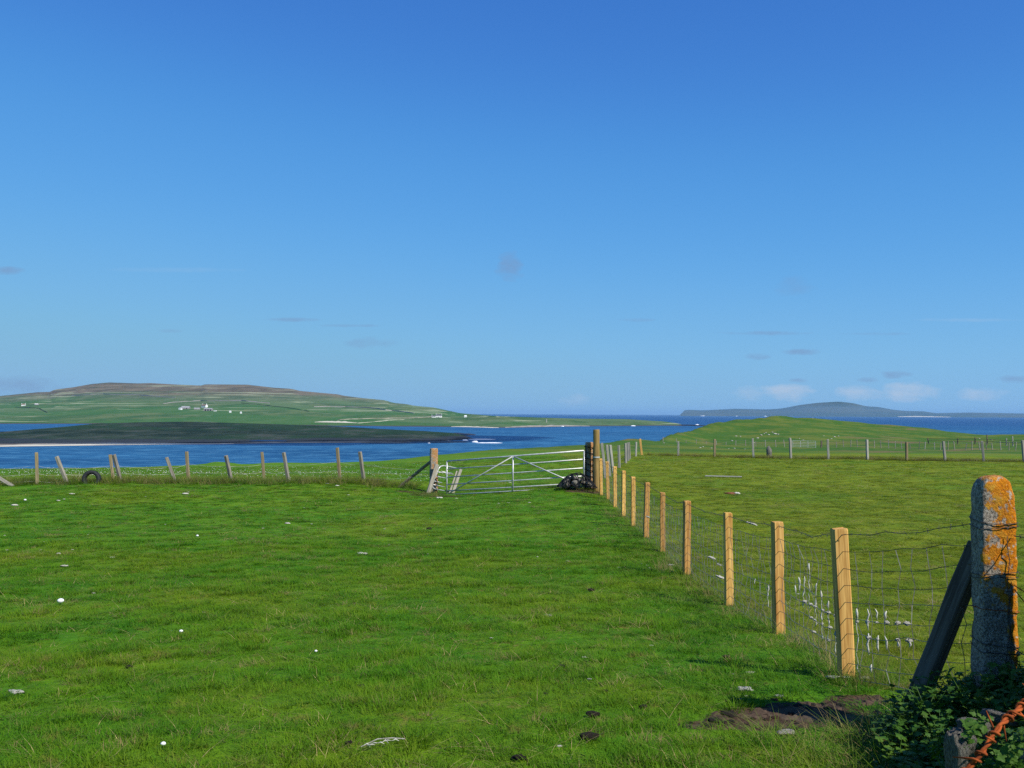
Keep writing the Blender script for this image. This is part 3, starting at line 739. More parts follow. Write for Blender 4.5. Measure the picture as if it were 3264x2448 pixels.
def scatter(name, protos, pts, rots, scl, idx, label, cat, seed=1):
    """one object: points with instances of blade tufts (geometry nodes)"""
    col = bpy.data.collections.new(name + '_tufts')
    for i_, o in enumerate(protos): o.name = 'tuft_%02d_%s' % (i_, o.name); col.objects.link(o)
    me = bpy.data.meshes.new(name); me.from_pydata([tuple(p) for p in pts], [], [])
    for an, ty, data in (('rot', 'FLOAT_VECTOR', rots), ('scl', 'FLOAT_VECTOR', scl)):
        at_ = me.attributes.new(an, ty, 'POINT'); at_.data.foreach_set('vector', np.asarray(data, np.float32).ravel())
    at_ = me.attributes.new('idx', 'INT', 'POINT'); at_.data.foreach_set('value', np.asarray(idx, np.int32))
    ob = link(name, me)
    ng = bpy.data.node_groups.new(name, 'GeometryNodeTree')
    ng.interface.new_socket('Geometry', in_out='INPUT', socket_type='NodeSocketGeometry'); ng.interface.new_socket('Geometry', in_out='OUTPUT', socket_type='NodeSocketGeometry')
    gi = ng.nodes.new('NodeGroupInput'); go = ng.nodes.new('NodeGroupOutput')
    ci = ng.nodes.new('GeometryNodeCollectionInfo'); ci.inputs['Collection'].default_value = col; ci.inputs['Separate Children'].default_value = True; ci.inputs['Reset Children'].default_value = True
    ip = ng.nodes.new('GeometryNodeInstanceOnPoints'); ip.inputs['Pick Instance'].default_value = True
    ng.links.new(gi.outputs[0], ip.inputs['Points']); ng.links.new(ci.outputs[0], ip.inputs['Instance'])
    for an, ty, sock in (('rot', 'FLOAT_VECTOR', 'Rotation'), ('scl', 'FLOAT_VECTOR', 'Scale'), ('idx', 'INT', 'Instance Index')):
        na = ng.nodes.new('GeometryNodeInputNamedAttribute'); na.data_type = ty; na.inputs['Name'].default_value = an
        ng.links.new(na.outputs[0], ip.inputs[sock])
    ng.links.new(ip.outputs[0], go.inputs[0])
    md = ob.modifiers.new('scatter', 'NODES'); md.node_group = ng
    return tag(ob, label, cat, kind='stuff')

def grass_field():
    rs = np.random.RandomState(3)
    bands = [(4.2, 9, 190, 1.0), (9, 18, 95, 1.35), (18, 34, 34, 2.0), (34, 62, 9, 3.0)]
    P, S_, RT, I = [], [], [], []
    for r0, r1, dens, sc_ in bands:
        ang = R(36); area = ang * (r1 * r1 - r0 * r0); n = int(area * dens)
        r = np.sqrt(rs.uniform(r0 * r0, r1 * r1, n)); th = rs.uniform(-ang, ang, n)
        x = np.sin(th) * r; y = np.cos(th) * r; z = land(x, y)
        for i in range(n):
            X, Y = x[i], y[i]
            if Y < 7.5 and X > 0.4 and bare_mask(X, Y) + rs.uniform(-.25, .25) > 0.35: continue
            pn = .8 * mn.noise((X * .8, Y * .8, 5)) + .6 * mn.noise((X * 2.3, Y * 2.3, 8)) + .7 * mn.noise((X * 6.5, Y * 6.5, 2))
            lush = mn.noise((X * 1.7 + 40, Y * 1.7, 11)); kind = 0
            if lush > .28 and Y < 22: pn += .6 * min(1, (lush - .28) * 4)
            if lush < -.36: pn -= .5
            right = X > FENCE_A + FENCE_B * Y and Y > 5.5
            h = (1 + (.9 if Y < 9 else .55) * max(-.75, pn)) * rs.uniform(.75, 1.25)
            if right: h *= .62
            if Y > 18: h *= .55
            if Y > 34: h *= .55
            if Y < 7 and X > 1.3: h *= 1.25
            P.append((X, Y, z[i] + relief(X, Y) - .008)); S_.append((sc_, sc_, max(.35, h) * (1 + (sc_ - 1) * .45)))
            RT.append((rs.uniform(-.12, .12), rs.uniform(-.12, .12), rs.uniform(0, 6.28))); I.append(rs.randint(7, 10) if rs.random_sample() < (.05 if Y < 12 else .03) else rs.randint(0, 7))
            if I[-1] > 6: S_[-1] = (S_[-1][0], S_[-1][1], min(S_[-1][2], .7))
    protos = [tuft('blades_%d' % k, M['grass'], 46, .085, .016, .043, .0045, 1.4, 10 + k) for k in range(7)]
    protos += [tuft('dead_straw_%d' % k, M['straw'], 9, .10, .03, .075, .0035, 2.2, 80 + k) for k in range(3)]
    return scatter('grass', protos, P, RT, S_, I, 'short green grazed grass covering the pasture', 'grass')
grass_field()

def rough_strips():
    rs = np.random.RandomState(9); P, S_, RT, I = [], [], [], []
    def put(x, y, s1, hh):
        P.append((x, y, gz(x, y) - .02)); S_.append((s1, s1, hh)); RT.append((rs.uniform(-.15, .15), rs.uniform(-.15, .15), rs.uniform(0, 6.28))); I.append(rs.randint(0, 5))
    for _ in range(1500):                                          # foot of the old left fence
        px = rs.uniform(-120, 1330); Y = 32.3 + rs.normal(0, .45) + (0.4 if px > 900 else 0); x = ray(px, 1500).x * Y
        put(x, Y, 1.2, rs.uniform(.5, 1.25))
    for _ in range(900):                                           # foot of the right fence
        px = rs.uniform(2060, 3400); Y = float(np.interp(px, [p[2] for p in MIDPOST], [p[4] for p in MIDPOST])) + abs(rs.normal(0, .9)) - .2
        put(ray(px, 1450).x * Y, Y, 1.6, rs.uniform(.4, 1.1))
    for _ in range(420):                                           # along the new fence
        Y = 6.2 + 22 * rs.random_sample() ** 1.5; x = FENCE_A + FENCE_B * Y + .12 + rs.normal(0, .18)
        if bare_mask(x, Y) > .6: continue
        put(x, Y, rs.uniform(.5, .9), rs.uniform(.3, .75))
    for _ in range(150):                                           # corner by the concrete post
        x = rs.uniform(1.3, 2.6); Y = rs.uniform(4.1, 5.4)
        if bare_mask(x, Y) > .2: continue
        put(x, Y, rs.uniform(.5, .9), rs.uniform(.3, .65))
    for _ in range(60):                                            # round gate posts and gate heap
        px = rs.choice([1380, 1350, 1430, 1900, 1880]) + rs.normal(0, 18); Y = 30.5 + rs.normal(0, .5) if px < 1600 else 29.2 + rs.normal(0, .3)
        put(ray(px, 1500).x * Y, Y, .8, rs.uniform(.3, .7))
    protos = [tuft('straw_%d' % k, M['rough'], 26, .11, .10, .30, .006, .9, 40 + k) for k in range(5)]
    return scatter('rough_grass', protos, P, RT, S_, I, 'taller straw coloured rough grass at the foot of the fences', 'grass')
rough_strips()

def daisies():
    """uncountable white specks of flowers in the grass beyond the left fence"""
    rs = np.random.RandomState(4); mb = MB()
    for _ in range(1100):
        px = rs.uniform(-60, 1420); Y = rs.uniform(34, 58); Y = Y if rs.random_sample() < .6 else rs.normal(40, 2.0)
        x = ray(px, 1500).x * Y; z = gz(x, Y) + .04 + rs.uniform(0, .05); q = rs.uniform(.008, .022)
        mb.add([(x + q * math.cos(k), Y + q * math.sin(k), z + .3 * q * math.sin(k * 2)) for k in (0, 1.26, 2.5, 3.77, 5.03)] + [(x, Y, z - .01)], [(0, 1, 2, 3, 4), (0, 4, 5), (4, 3, 5), (3, 2, 5), (2, 1, 5), (1, 0, 5)])
    return tag(mb.build('white_flowers', M['white']), 'tiny white flowers sprinkled in the grass beyond the leaning fence', 'flowers', kind='stuff')
daisies()

# trodden, churned earth below the nearest post
def bare_earth():
    mb = MB(); x0, x1, y0, y1, d = .75, 2.75, 5.15, 6.45, .018; nx, ny = int((x1 - x0) / d), int((y1 - y0) / d)
    hoof = [(random.uniform(1.1, 2.5), random.uniform(5.35, 6.1)) for _ in range(26)]
    xs_ = [x0 + i * d for i in range(nx)]; ys_ = [y0 + j * d for j in range(ny)]
    zl = land([a for b in ys_ for a in xs_], [b for b in ys_ for a in xs_])
    for j, y in enumerate(ys_):
        for i, x in enumerate(xs_):
            k = max(-1, min(1, (bare_mask(x, y) - .12) * 2.5)); z = zl[j * nx + i] + relief(x, y) - .030 + .026 * k
            if k > 0:
                z += k * (.020 * mn.noise((x * 7, y * 7, 1)) + .016 * abs(mn.noise((x * 19, y * 19, 2))) + .010 * mn.noise((x * 45, y * 45, 5)))
                for hx, hy in hoof:
                    q = ((x - hx) / .055) ** 2 + ((y - hy) / .05) ** 2
                    if q < 2.2: z += -.020 * max(0, 1 - q) + .008 * max(0, 1 - abs(q - 1.4) / .7)
            mb.v.append((x, y, z))
    for j in range(ny - 1):
        for i in range(nx - 1): a = j * nx + i; mb.f.append((a, a + 1, a + nx + 1, a + nx))
    s = N('churned_earth', .9, .2); p = s.pos(); n = s.noise(p, 11.0, 6, .7); n2 = s.noise(p, 3.0, 4); n3 = s.noise(s.mapv(p, (30, 90, 30), rot=(0, 0, .6)), 1.0, 3)
    c = s.mix(s.ramp(n, .3, .7), (.026, .017, .011), (.105, .068, .042)); c = s.mix(s.math('MULTIPLY', s.ramp(n2, .52, .7), .6), c, (.14, .10, .06))
    c = s.mix(s.math('MULTIPLY', s.ramp(n3, .66, .74), .7), c, (.30, .23, .11)); s.col(c); s.bump(s.noise(p, 60.0, 5, .7), .7, .008)
    return tag(mb.build('bare_earth', s.m, smooth=True), kind='structure')
bare_earth()
# ------------------------------------------------------------------ posts and wires
def sawn_post(name, m, top, bot, w, parent, twist=0.0, w2=None, buried=0.25, sides=4, chew=0.0, seed=0):
    """timber post from bot (ground) to top, leaning as needed; the object sits at its foot"""
    top, bot = Vector(top), Vector(bot); ax = top - bot; L = ax.length; n = ax.normalized()
    rr = random.Random(seed); mb = MB(); rings = []
    if sides == 4:
        b = w / 2; e = b * .82; c2 = (w2 or w) / 2; e2 = c2 * .82
        prof = [(-e, -c2), (e, -c2), (b, -e2), (b, e2), (e, c2), (-e, c2), (-b, e2), (-b, -e2)]
    else: prof = [(w / 2 * math.cos(6.2832 * k / sides), w / 2 * math.sin(6.2832 * k / sides)) for k in range(sides)]
    zs = [-buried, 0, L * .25, L * .5, L * .75, L * .985, L]
    for i, z in enumerate(zs):
        k = 1 + rr.uniform(-.03, .03) if 0 < i < 6 else 1
        if i == 6: k = .93
        wob = (rr.uniform(-1, 1) * .003, rr.uniform(-1, 1) * .003)
        rings.append([Vector((x * k + wob[0], y * k + wob[1], z + (rr.uniform(-1, 1) * chew if i >= 5 else 0))) for x, y in prof])
    mb.loft(rings)
    o = mb.build(name, m, parent); base = parent.location if parent is not None else Vector()
    o.location = bot - base
    q = Vector((0, 0, 1)).rotation_difference(n); o.rotation_euler = (q.to_matrix() @ Matrix.Rotation(twist, 3, 'Z')).to_euler()
    return o
def sag(a, b, s=0.02, n=6):
    a, b = Vector(a), Vector(b)
    return [a.lerp(b, i / n) - Vector((0, 0, s * 4 * (i / n) * (1 - i / n))) for i in range(n + 1)]
def strand(name, m, pts, r, parent, sides=4, barbs=0.0, barb_len=.018, barb_r=None, seed=0):
    mb = MB(); base = parent.location if parent is not None else Vector()
    pts = [Vector(p) - base for p in pts]; mb.tube(pts, r, sides)
    if barbs:
        rr = random.Random(seed); L = 0; nxt = barbs * .5
        for a, b in zip(pts, pts[1:]):
            d = (b - a).length
            while nxt < L + d:
                p_ = a.lerp(b, (nxt - L) / d); t = (b - a).normalized()
                for _ in range(2):
                    v = Vector((rr.gauss(0, 1), rr.gauss(0, 1), rr.gauss(0, 1))); v = (v - t * v.dot(t)).normalized()
                    mb.tube([p_ - v * barb_len, p_ + v * barb_len], barb_r or r * .8, 4)
                nxt += barbs
            L += d
    return mb.build(name, m, parent)

# --- the new fence
fence = thing('wire_fence', 'new sheep fence of orange brown timber posts and wire netting beside the pasture', 'fence', (2.4, 6.5, gz(2.4, 6.5)))
NP = []
for i, (tx, ty, bx_, by_, Y) in enumerate(NEWPOST):
    b = at(bx_, by_, Y); t = at(tx, ty, Y); b.z = gz(b.x, b.y) - .01
    NP.append((b, t)); sawn_post('post', M['new_wood'], t, b, [.098, .094, .090, .094, .088, .098, .092, .09, .094, .09, .095][i], fence, chew=.006, twist=3 * [-.02, .03, 0, .05, -.04, .02, 0, .04, 0, -.03, .02][i], seed=i, buried=.3)
CONC = at(3172, 2215, 5.0)                        # foot of the concrete post
CONC.z = gz(CONC.x, CONC.y) - .02
CTOP_Z = at(3172, 1515, 5.0).z
SEC = Vector((2.805, 4.60, 0)); SEC.z = gz(2.805, 4.60)    # second gate pillar, out of frame to the right
WH_FR = [1.0, .885, .77, .655, .54, .43, .325, .225, .125, .03]     # wire heights as a share of the post height
def anchor(i, fr):
    if i < 0:
        z0 = CONC.z + .08; p_ = Vector((CONC.x - .07, CONC.y - .02, 0))
        top = at(3106, 1660, 5.0).z; p_.z = z0 + (top - z0) * (fr if fr < 1 else 1.0); return p_
    b, t = NP[i]; p_ = b.lerp(t, fr * .965); return p_ + Vector((.0, -.052, 0)) if i else p_ + Vector((0, -.053, 0))
for k, fr in enumerate(WH_FR):
    pts = []
    order = [-1] + list(range(len(NP)))
    for a, b in zip(order, order[1:]):
        seg = sag(anchor(a, fr), anchor(b, fr), .012 + .02 * random.random(), 8)
        for q in seg[1:-1]: q += Vector((random.gauss(0, .006), 0, random.gauss(0, .008)))
        pts += seg if not pts else seg[1:]
    if k == 0: strand('barbed_wire', M['dark_wire'], pts, .0026, fence, 4, .11, .016, .0013, 1)
    else: strand('line_wire', M['wire' if k > 3 else 'dark_wire'], pts, .0024, fence, 4)
def stays():
    mb = MB(); order = [-1] + list(range(len(NP))); base = fence.location; clips = []
    for a, b in zip(order, order[1:]):
        d = (anchor(a, .5) - anchor(b, .5)).length; n = max(3, int(d / (.16 if a < 4 else .22)))
        for i in range(1, n):
            u = i / n; pts = [anchor(a, fr).lerp(anchor(b, fr), u) - base for fr in WH_FR[1:]]
            for q in pts: q += Vector((random.gauss(0, .012), random.gauss(0, .008), 0)); q.z -= .03 * 4 * u * (1 - u) * .5
            mb.tube(pts, .0024, 3)
    return tag(mb.build('netting_stays', M['wire'], fence), kind='stuff')
stays()

# --- concrete strainer post with lichen
def concrete_post(name, label, foot, ztop, w, d, rz, mat, seed, flat=False):
    t = thing(name, label, 'post', foot); t.rotation_euler.z = rz
    L = ztop - foot.z; mb = MB(); rings = []
    nx, ny = 8, 6
    prof = [(-1 + 2 * i / nx, -1) for i in range(nx)] + [(1, -1 + 2 * i / ny) for i in range(ny)] + [(1 - 2 * i / nx, 1) for i in range(nx)] + [(-1, 1 - 2 * i / ny) for i in range(ny)]
    zs = [-.3 + (L + .18) * i / 40 for i in range(41)]; ks = [1.0] * 41
    top = [(L - .10, .97), (L - .075, .92), (L - .05, .84), (L - .03, .73), (L - .012, .56), (L - .002, .33), (L, .12)]
    if flat: top = [(L - .10, 1.0), (L - .06, 1.0), (L - .02, .985), (L - .004, .93), (L, .6)]
    lst = list(zip(zs, ks)) + top
    for z, k in lst:
        ring = []
        for u, v in prof:
            cu = u * (w / 2) * k * (1.06 - .06 * z / L); cv = v * (d / 2) * (k + (1 - k) * .45) * (1.06 - .06 * z / L)
            if abs(u) > .97 and abs(v) > .97: cu *= .93; cv *= .93
            p_ = Vector((cu, cv, z)); nz_ = .008 * mn.noise(p_ * 14 + Vector((seed, 0, 0))) + .006 * mn.noise(p_ * 45) - (.014 * max(0, mn.noise(p_ * 9 + Vector((0, seed, 2)))) if abs(u) > .7 and abs(v) > .6 else 0)
            o = Vector((cu, cv, 0)).normalized() * nz_
            ring.append(p_ + o + Vector((0, 0, .006 * mn.noise(p_ * 20) if k < 1 else 0)))
        rings.append(ring)
    mb.loft(rings); mb.build('shaft', mat, t, smooth=True)
    return t
cpost = concrete_post('concrete_post', 'thick concrete fence post with bright orange lichen at the right edge', CONC, CTOP_Z, .185, .15, R(-5), M['concrete'], 2)
spost = concrete_post('gate_pillar', 'concrete gate pillar just beyond the right edge of the view', SEC, H - .43, .17, .17, R(12), M['concrete2'], 6)
def wraps():
    """wire turns round the concrete post"""
    base = CONC
    rr = random.Random(4)
    for k, z in enumerate([.955, .93, .70, .675, .52, .36, .33, .14]):
        zz = CONC.z + (at(3106, 1657, 5.0).z - CONC.z) * z / .955; w, d = .10, .083; rot = R(-5)
        pts = []
        for i in range(25):
            a = i / 24 * 6.2832; c_, s_ = math.cos(a), math.sin(a)
            q = max(abs(c_), abs(s_)); x, y = w * c_ / q * .99, d * s_ / q * .99
            if abs(c_) > .6 and abs(s_) > .6: x *= .95; y *= .95
            pts.append(Vector((x * math.cos(rot) - y * math.sin(rot), x * math.sin(rot) + y * math.cos(rot), zz - CONC.z + .012 * math.sin(a * 1 + k) + rr.gauss(0, .002))))
        m = MB(); m.tube(pts, .0022, 4, False)
        o = m.build('wire_wrap', M['dark_wire' if k % 2 else 'rust'] if k in (3, 4) else M['dark_wire'], cpost); o.rotation_euler.z = R(5)
    for k, (x0, z0, x1, z1) in enumerate([(.03, .93, .045, .30), (.05, .70, .02, .10)]):
        m = MB(); L = at(3106, 1657, 5.0).z - CONC.z
        m.tube([Vector((x0 + (x1 - x0) * i / 10 + rr.gauss(0, .006), -.084 + rr.gauss(0, .002) - .004, L * (z0 + (z1 - z0) * i / 10))) for i in range(11)], .002, 4)
        m.build('loose_wire', M['dark_wire'], cpost)
wraps()
# wires from the concrete post to the pillar beyond the edge
gapw = thing('wire_strands', 'slack rusty barbed wires running from the lichen covered post out of the right edge', 'wire', CONC)
for k, (za, zb) in enumerate([(.93, 1.0), (.68, .62), (.66, .40), (.36, .33)]):
    Lw = at(3106, 1657, 5.0).z - CONC.z
    a = Vector((CONC.x + .06, CONC.y - .09, CONC.z + Lw * za)); b = Vector((SEC.x - .09, SEC.y - .1, CONC.z + Lw * zb))
    strand('barbed_wire', M['rust'] if k in (1, 2) else M['dark_wire'], sag(a, b, .02, 8), .0028, gapw, 5, .09, .014, .0014, 30 + k)

# --- timber strut leaning on the concrete post
s_top = at(3122, 1735, 5.12); s_bot = at(2888, 2190, 5.30); s_bot.z = gz(s_bot.x, s_bot.y) - .02
st = thing('timber_strut', 'dark weathered timber strut leaning against the lichen covered concrete post', 'strut', s_bot)
sawn_post('beam', M['dark_wood'], s_top, s_bot, .085, st, twist=.5, seed=77, w2=.10, buried=.15)

# --- low ruined wall end with loose stones, bottom right corner
def stone_wall():
    t = thing('stone_wall', 'overgrown end of an old grey stone wall in the bottom right corner', 'wall', (1.5, 3.0, gz(1.5, 3.0)))
    vars_ = [stone_mesh('stone', M['stone'], k) for k in range(8)]; rr = random.Random(5)
    A, B = Vector((1.70, 3.0)), Vector((4.3, 4.15)); d = (B - A); L = d.length; d.normalize(); nrm = Vector((-d.y, d.x)); n = 0
    for row in range(7):
        u = .02 + rr.uniform(0, .08) + row * .012
        while u < L:
            w = rr.uniform(.20, .38); hh = .165
            for side in (-1, 1):
                c = A + d * (u + w / 2) + nrm * side * (.13 - row * .012); zb = gz(c.x, c.y)
                if row * .16 > (.34 if u < .22 else .98): continue  # unseen part is raised above the low end so its shadow reaches further
                o = link('stone', vars_[n % 8], t); n += 1
                o.location = Vector((c.x, c.y, zb + .06 + row * .155)) - t.location
                o.scale = (w * 1.02, .26, hh); o.rotation_euler = (rr.gauss(0, .05), rr.gauss(0, .05), math.atan2(d.y, d.x) + rr.gauss(0, .08))
            u += w
    return t
stone_wall()
def rim_stones():
    """rough upright stones that end the wall"""
    specs = [(3050, 2450, 2.92, .045, .06, .20, 'tall rough lichened stone at the very end of the wall, bottom right'), (3062, 2368, 2.96, .05, .07, .07, 'rough grey stone on top of the upright stone at the end of the wall'),
             (3105, 2318, 3.02, .07, .08, .045, 'pale lichened capstone of the wall, left of the rusty wire'), (3185, 2288, 3.08, .085, .09, .04, 'flat grey capstone of the wall beside the rusty wire at the right edge')]
    for i, (px, py, Y, a, b, c, lab) in enumerate(specs):
        p = at(px, py, Y); o = link('wall_end_stone', stone_mesh('wall_end_stone', M['stone'], 60 + i, 4), None, p); o.scale = (a, b, c); o.rotation_euler = (.1, .12 * (i - 1), .4 + .3 * i); tag(o, lab, 'stone')
rim_stones()

# --- rusty barbed wire close to the camera
def near_barb():
    p0 = at(3050, 2490, 0.98); p1 = at(3300, 2215, 1.05); p2 = at(3650, 1950, 1.2)
    t = thing('rusty_barbed_wire', 'thick rusty orange barbed wire strand close up in the bottom right corner', 'wire', p0)
    pa = at(2900, 2640, .95)
    ctrl = [pa, p0, at(3130, 2400, .985), at(3190, 2310, 1.0), p1, p2]
    cum = [0]; 
    for a, b in zip(ctrl, ctrl[1:]): cum.append(cum[-1] + (b - a).length)
    def along(s_):
        for i in range(len(cum) - 1):
            if s_ <= cum[i + 1] or i == len(cum) - 2:
                return ctrl[i].lerp(ctrl[i + 1], (s_ - cum[i]) / (cum[i + 1] - cum[i]))
    L = cum[-1]; n = int(L / .004)
    for ph in (0, math.pi):
        pts = []
        for i in range(n + 1):
            s_ = L * i / n; c = along(s_); tdir = (along(min(L, s_ + .02)) - along(max(0, s_ - .02))).normalized()
            u = tdir.cross(Vector((0, 1, 0))).normalized(); v = tdir.cross(u)
            a = s_ / .034 * 6.2832 + ph
            pts.append(c - p0 + (u * math.cos(a) + v * math.sin(a)) * (.0015 + .0005 * mn.noise((s_ * 40, ph, 0))))
        m = MB(); m.tube(pts, .0017, 7); m.build('strand', M['rust'], t, smooth=True)
    rr = random.Random(12); s_ = .05
    while s_ < L:
        c = along(s_) - p0; tdir = (along(min(L, s_ + .02)) - along(max(0, s_ - .02))).normalized(); u = tdir.cross(Vector((0, 1, 0))).normalized(); v = tdir.cross(u)
        m = MB(); a0 = rr.uniform(0, 6)
        pts = [c + (u * math.cos(a0 + q * .5) + v * math.sin(a0 + q * .5)) * .0044 + tdir * (q * .0008 - .006) for q in range(20)]
        e0 = (pts[0] - c).normalized(); e1 = (pts[-1] - c).normalized()
        t0 = (pts[0] - pts[1]).normalized(); t1 = (pts[-1] - pts[-2]).normalized()
        pts = [pts[0] + t0 * .017 + e0 * .004] + pts + [pts[-1] + t1 * .017 + e1 * .004]
        m.tube(pts, [.0006] + [.0014] * (len(pts) - 2) + [.0006], 6); m.build('barb', M['rust'], t, smooth=True)
        s_ += rr.uniform(.026, .036)
near_barb()

# ------------------------------------------------------------------ gate and its posts
GL, GR = at(1424, 1577, 31.1), at(1862, 1553, 29.2)
def field_gate():
    L0 = GL.copy(); R0 = GR.copy()
    t = thing('field_gate', 'galvanised tubular field gate with six rails standing closed across the gap', 'gate', L0)
    ax = R0 - L0; hl, hr = 1.10, 1.13
    def P(u, f): return ax * u + Vector((0, 0, (hl + (hr - hl) * u) * f))
    fr = [1.0, .765, .525, .305, .115, .0]
    for i, f in enumerate(fr):
        m = MB(); m.tube([P(0, f), P(.5, f) + Vector((0, 0, -.006 if i not in (0, 5) else 0)), P(1, f)], .026 if i == 0 else .019, 10)
        m.build('top_rail' if i == 0 else 'rail', M['galv'], t, smooth=True)
    for u, nm in ((0, 'stile'), (1, 'stile'), (.497, 'centre_upright')):
        m = MB(); m.tube([P(u, -.015), P(u, 1.0)], .024, 10); o = m.build(nm, M['galv'], t, smooth=True)
        if u: o.location = Vector((0, -.008, 0))
    for u0, u1, f1 in ((.49, .01, .02), (.505, .985, .03)):
        m = MB(); m.tube([P(u0, .985) + Vector((0, -.035, 0)), P(u1, f1) + Vector((0, -.035, 0))], .019, 8); m.build('brace', M['galv'], t, smooth=True)
    for f in (.8, .15):
        m = MB(); m.tube([P(1, f), P(1, f) + Vector((.10, .03, 0))], .015, 8); m.build('hinge', M['dark_wire'], t)
    m = MB(); m.tube([P(0, .62) + Vector((-.05, 0, 0)), P(0, .62) + Vector((.12, -.03, 0))], .012, 6); m.build('latch', M['galv'], t)
    return t
field_gate()
# left gate post: squared stone/concrete with lichen, its strut and leaning timber
p = at(1382, 1552, 31.6); p.z = gz(p.x, p.y) - .05
concrete_post('gate_post', 'squared grey gate post with orange lichened top at the left of the gate', p, at(1382, 1429, 31.6).z, .25, .22, R(14), M['concrete2'], 9, True)
a, b = at(1372, 1472, 31.9), at(1268, 1536, 32.3); b.z = gz(b.x, b.y) - .03
t = thing('gate_post_strut', 'weathered timber strut sloping down left from the squared gate post', 'strut', b); sawn_post('beam', M['tan_wood'], a, b, .085, t, .3, seed=5)
a, b = at(1393, 1480, 31.35), at(1365, 1561, 31.1); b.z = gz(b.x, b.y) - .02
t = thing('leaning_timber', 'grey timber plank leaning against the right side of the squared gate post', 'plank', b); sawn_post('plank', M['old_wood'], a, b, .14, t, .6, .05, seed=6)
# old bent tube hurdle behind the gate's left end
def hurdle():
    def Q(x, y, Y): return at(1300 + x * .1808, 1380 + y * .1808, Y)
    base = Q(430, 960, 31.3); t = thing('tube_hurdle', 'old bent tubular hurdle propped behind the left end of the gate', 'hurdle', base)
    fr = [Q(640, 1020, 31.9), Q(480, 990, 31.4), Q(440, 965, 31.3), Q(428, 920, 31.3), Q(450, 850, 31.3), Q(545, 625, 31.4), Q(575, 590, 31.45), Q(620, 578, 31.6), Q(720, 592, 31.9), Q(850, 622, 32.3)]
    m = MB(); m.tube([q - base for q in fr], .022, 8); m.build('frame', M['galv'], t, smooth=True)
    for a, b in (((450, 912, 31.3), (640, 952, 31.9)), ((470, 850, 31.33), (600, 880, 31.9)), ((505, 765, 31.35), (680, 800, 32.0)), ((535, 690, 31.38), (770, 712, 32.1)), ((600, 680, 31.8), (800, 730, 32.2))):
        m = MB(); m.tube([Q(*a) - base, Q(*b) - base], .017, 6); m.build('rail', M['galv'], t, smooth=True)
    for i, (a, b, w) in enumerate((((935, 640, 31.9), (795, 1010, 31.6), .10), ((868, 672, 31.95), (738, 1005, 31.65), .06))):
        A, B = Q(*a), Q(*b); B.z = gz(B.x, B.y)
        o = thing('leaning_plank', ['wider grey plank leaning behind the left bay of the gate', 'thin grey lath leaning beside the wider plank behind the gate'][i], 'plank', B)
        sawn_post('plank', M['old_wood'], A, B, w, o, .3, .04, seed=60 + i)
hurdle()
# tall round gate post
b = at(1901, 1566, 29.0); b.z = gz(b.x, b.y) - .03; tt_ = at(1901, 1369, 29.0)
t = thing('round_gate_post', 'tall thick round timber gate post with yellow lichen, tallest post in the field', 'post', b)
sawn_post('shaft', M['round_wood'], tt_, b, .20, t, sides=14, seed=3)
m = MB(); zc = at(1901, 1457, 29.0).z - b.z
m.loft([[(.106 * math.cos(q), .106 * math.sin(q), zc + z) for q in [k * math.pi / 8 for k in range(16)]] for z in (-.02, .02)], False); m.build('metal_band', M['galv'], t)
# old concrete hanging post draped in black netting, and the netted stone heap
b = at(1878, 1566, 29.35); b.z = gz(b.x, b.y) - .05
hp = concrete_post('hanging_post', 'pale concrete post draped in black netting between gate and round post', b, at(1878, 1409, 29.35).z, .22, .2, R(10), M['concrete2'], 14, True)
def drape():
    m = MB(); L = at(1878, 1409, 29.35).z - b.z
    for k in range(8):
        z = L * (.06 + .12 * k); m.tube([Vector((-.17, -.13, z + .02)), Vector((-.06, -.14, z - .01)), Vector((.06, -.14, z - .03)), Vector((.14, -.10, z - .02)), Vector((.15, .10, z)), Vector((-.13, .13, z)), Vector((-.17, -.13, z + .02))], .012, 5)
    for x in (-.15, .0, .13): m.tube([Vector((x, -.14, L * .02)), Vector((x + random.gauss(0, .01), -.145, L * .5)), Vector((x, -.13, L * .93))], .013 if x > -.1 else .022, 5)
    m.build('netting', M['net'], hp)
drape()
def heap():
    base = at(1838, 1577, 28.95); base.z = gz(base.x, base.y)
    t = thing('stone_heap', 'heap of stones under black netting at the hinge end of the gate', 'heap', base)
    vars_ = [stone_mesh('stone', M['stone'], 20 + k, 2) for k in range(6)]; rr = random.Random(8)
    for i in range(34):
        u = rr.uniform(-1, 1); v = rr.uniform(-1, 1)
        if u * u + v * v > 1: continue
        h = .40 * (1 - u * u * .8) * (1 - v * v * .7) * rr.uniform(.3, 1)
        o = link('stone', vars_[i % 6], t); o.location = (u * .48, v * .3, max(.06, h)); q = rr.uniform(.14, .24); o.scale = (q, q * .8, q * .6); o.rotation_euler = (rr.gauss(0, .3), rr.gauss(0, .3), rr.uniform(0, 3))
    m = MB()
    def dome(u, v): return Vector((u * .56, v * .38, .05 + .44 * max(0, 1 - u * u * .85) * max(0, 1 - v * v * .8) + .025 * mn.noise((u * 3, v * 3, 0))))
    for k in range(9):
        u = -1 + k / 4; m.tube([dome(u + .08 * math.sin(i), -1 + i / 5) for i in range(11)], .016, 4)
    for k in range(7):
        v = -1 + k / 3; m.tube([dome(-1 + i / 6, v + .08 * math.sin(i * 2)) for i in range(13)], .016, 4)
    m.build('netting', M['net'], t)
heap()

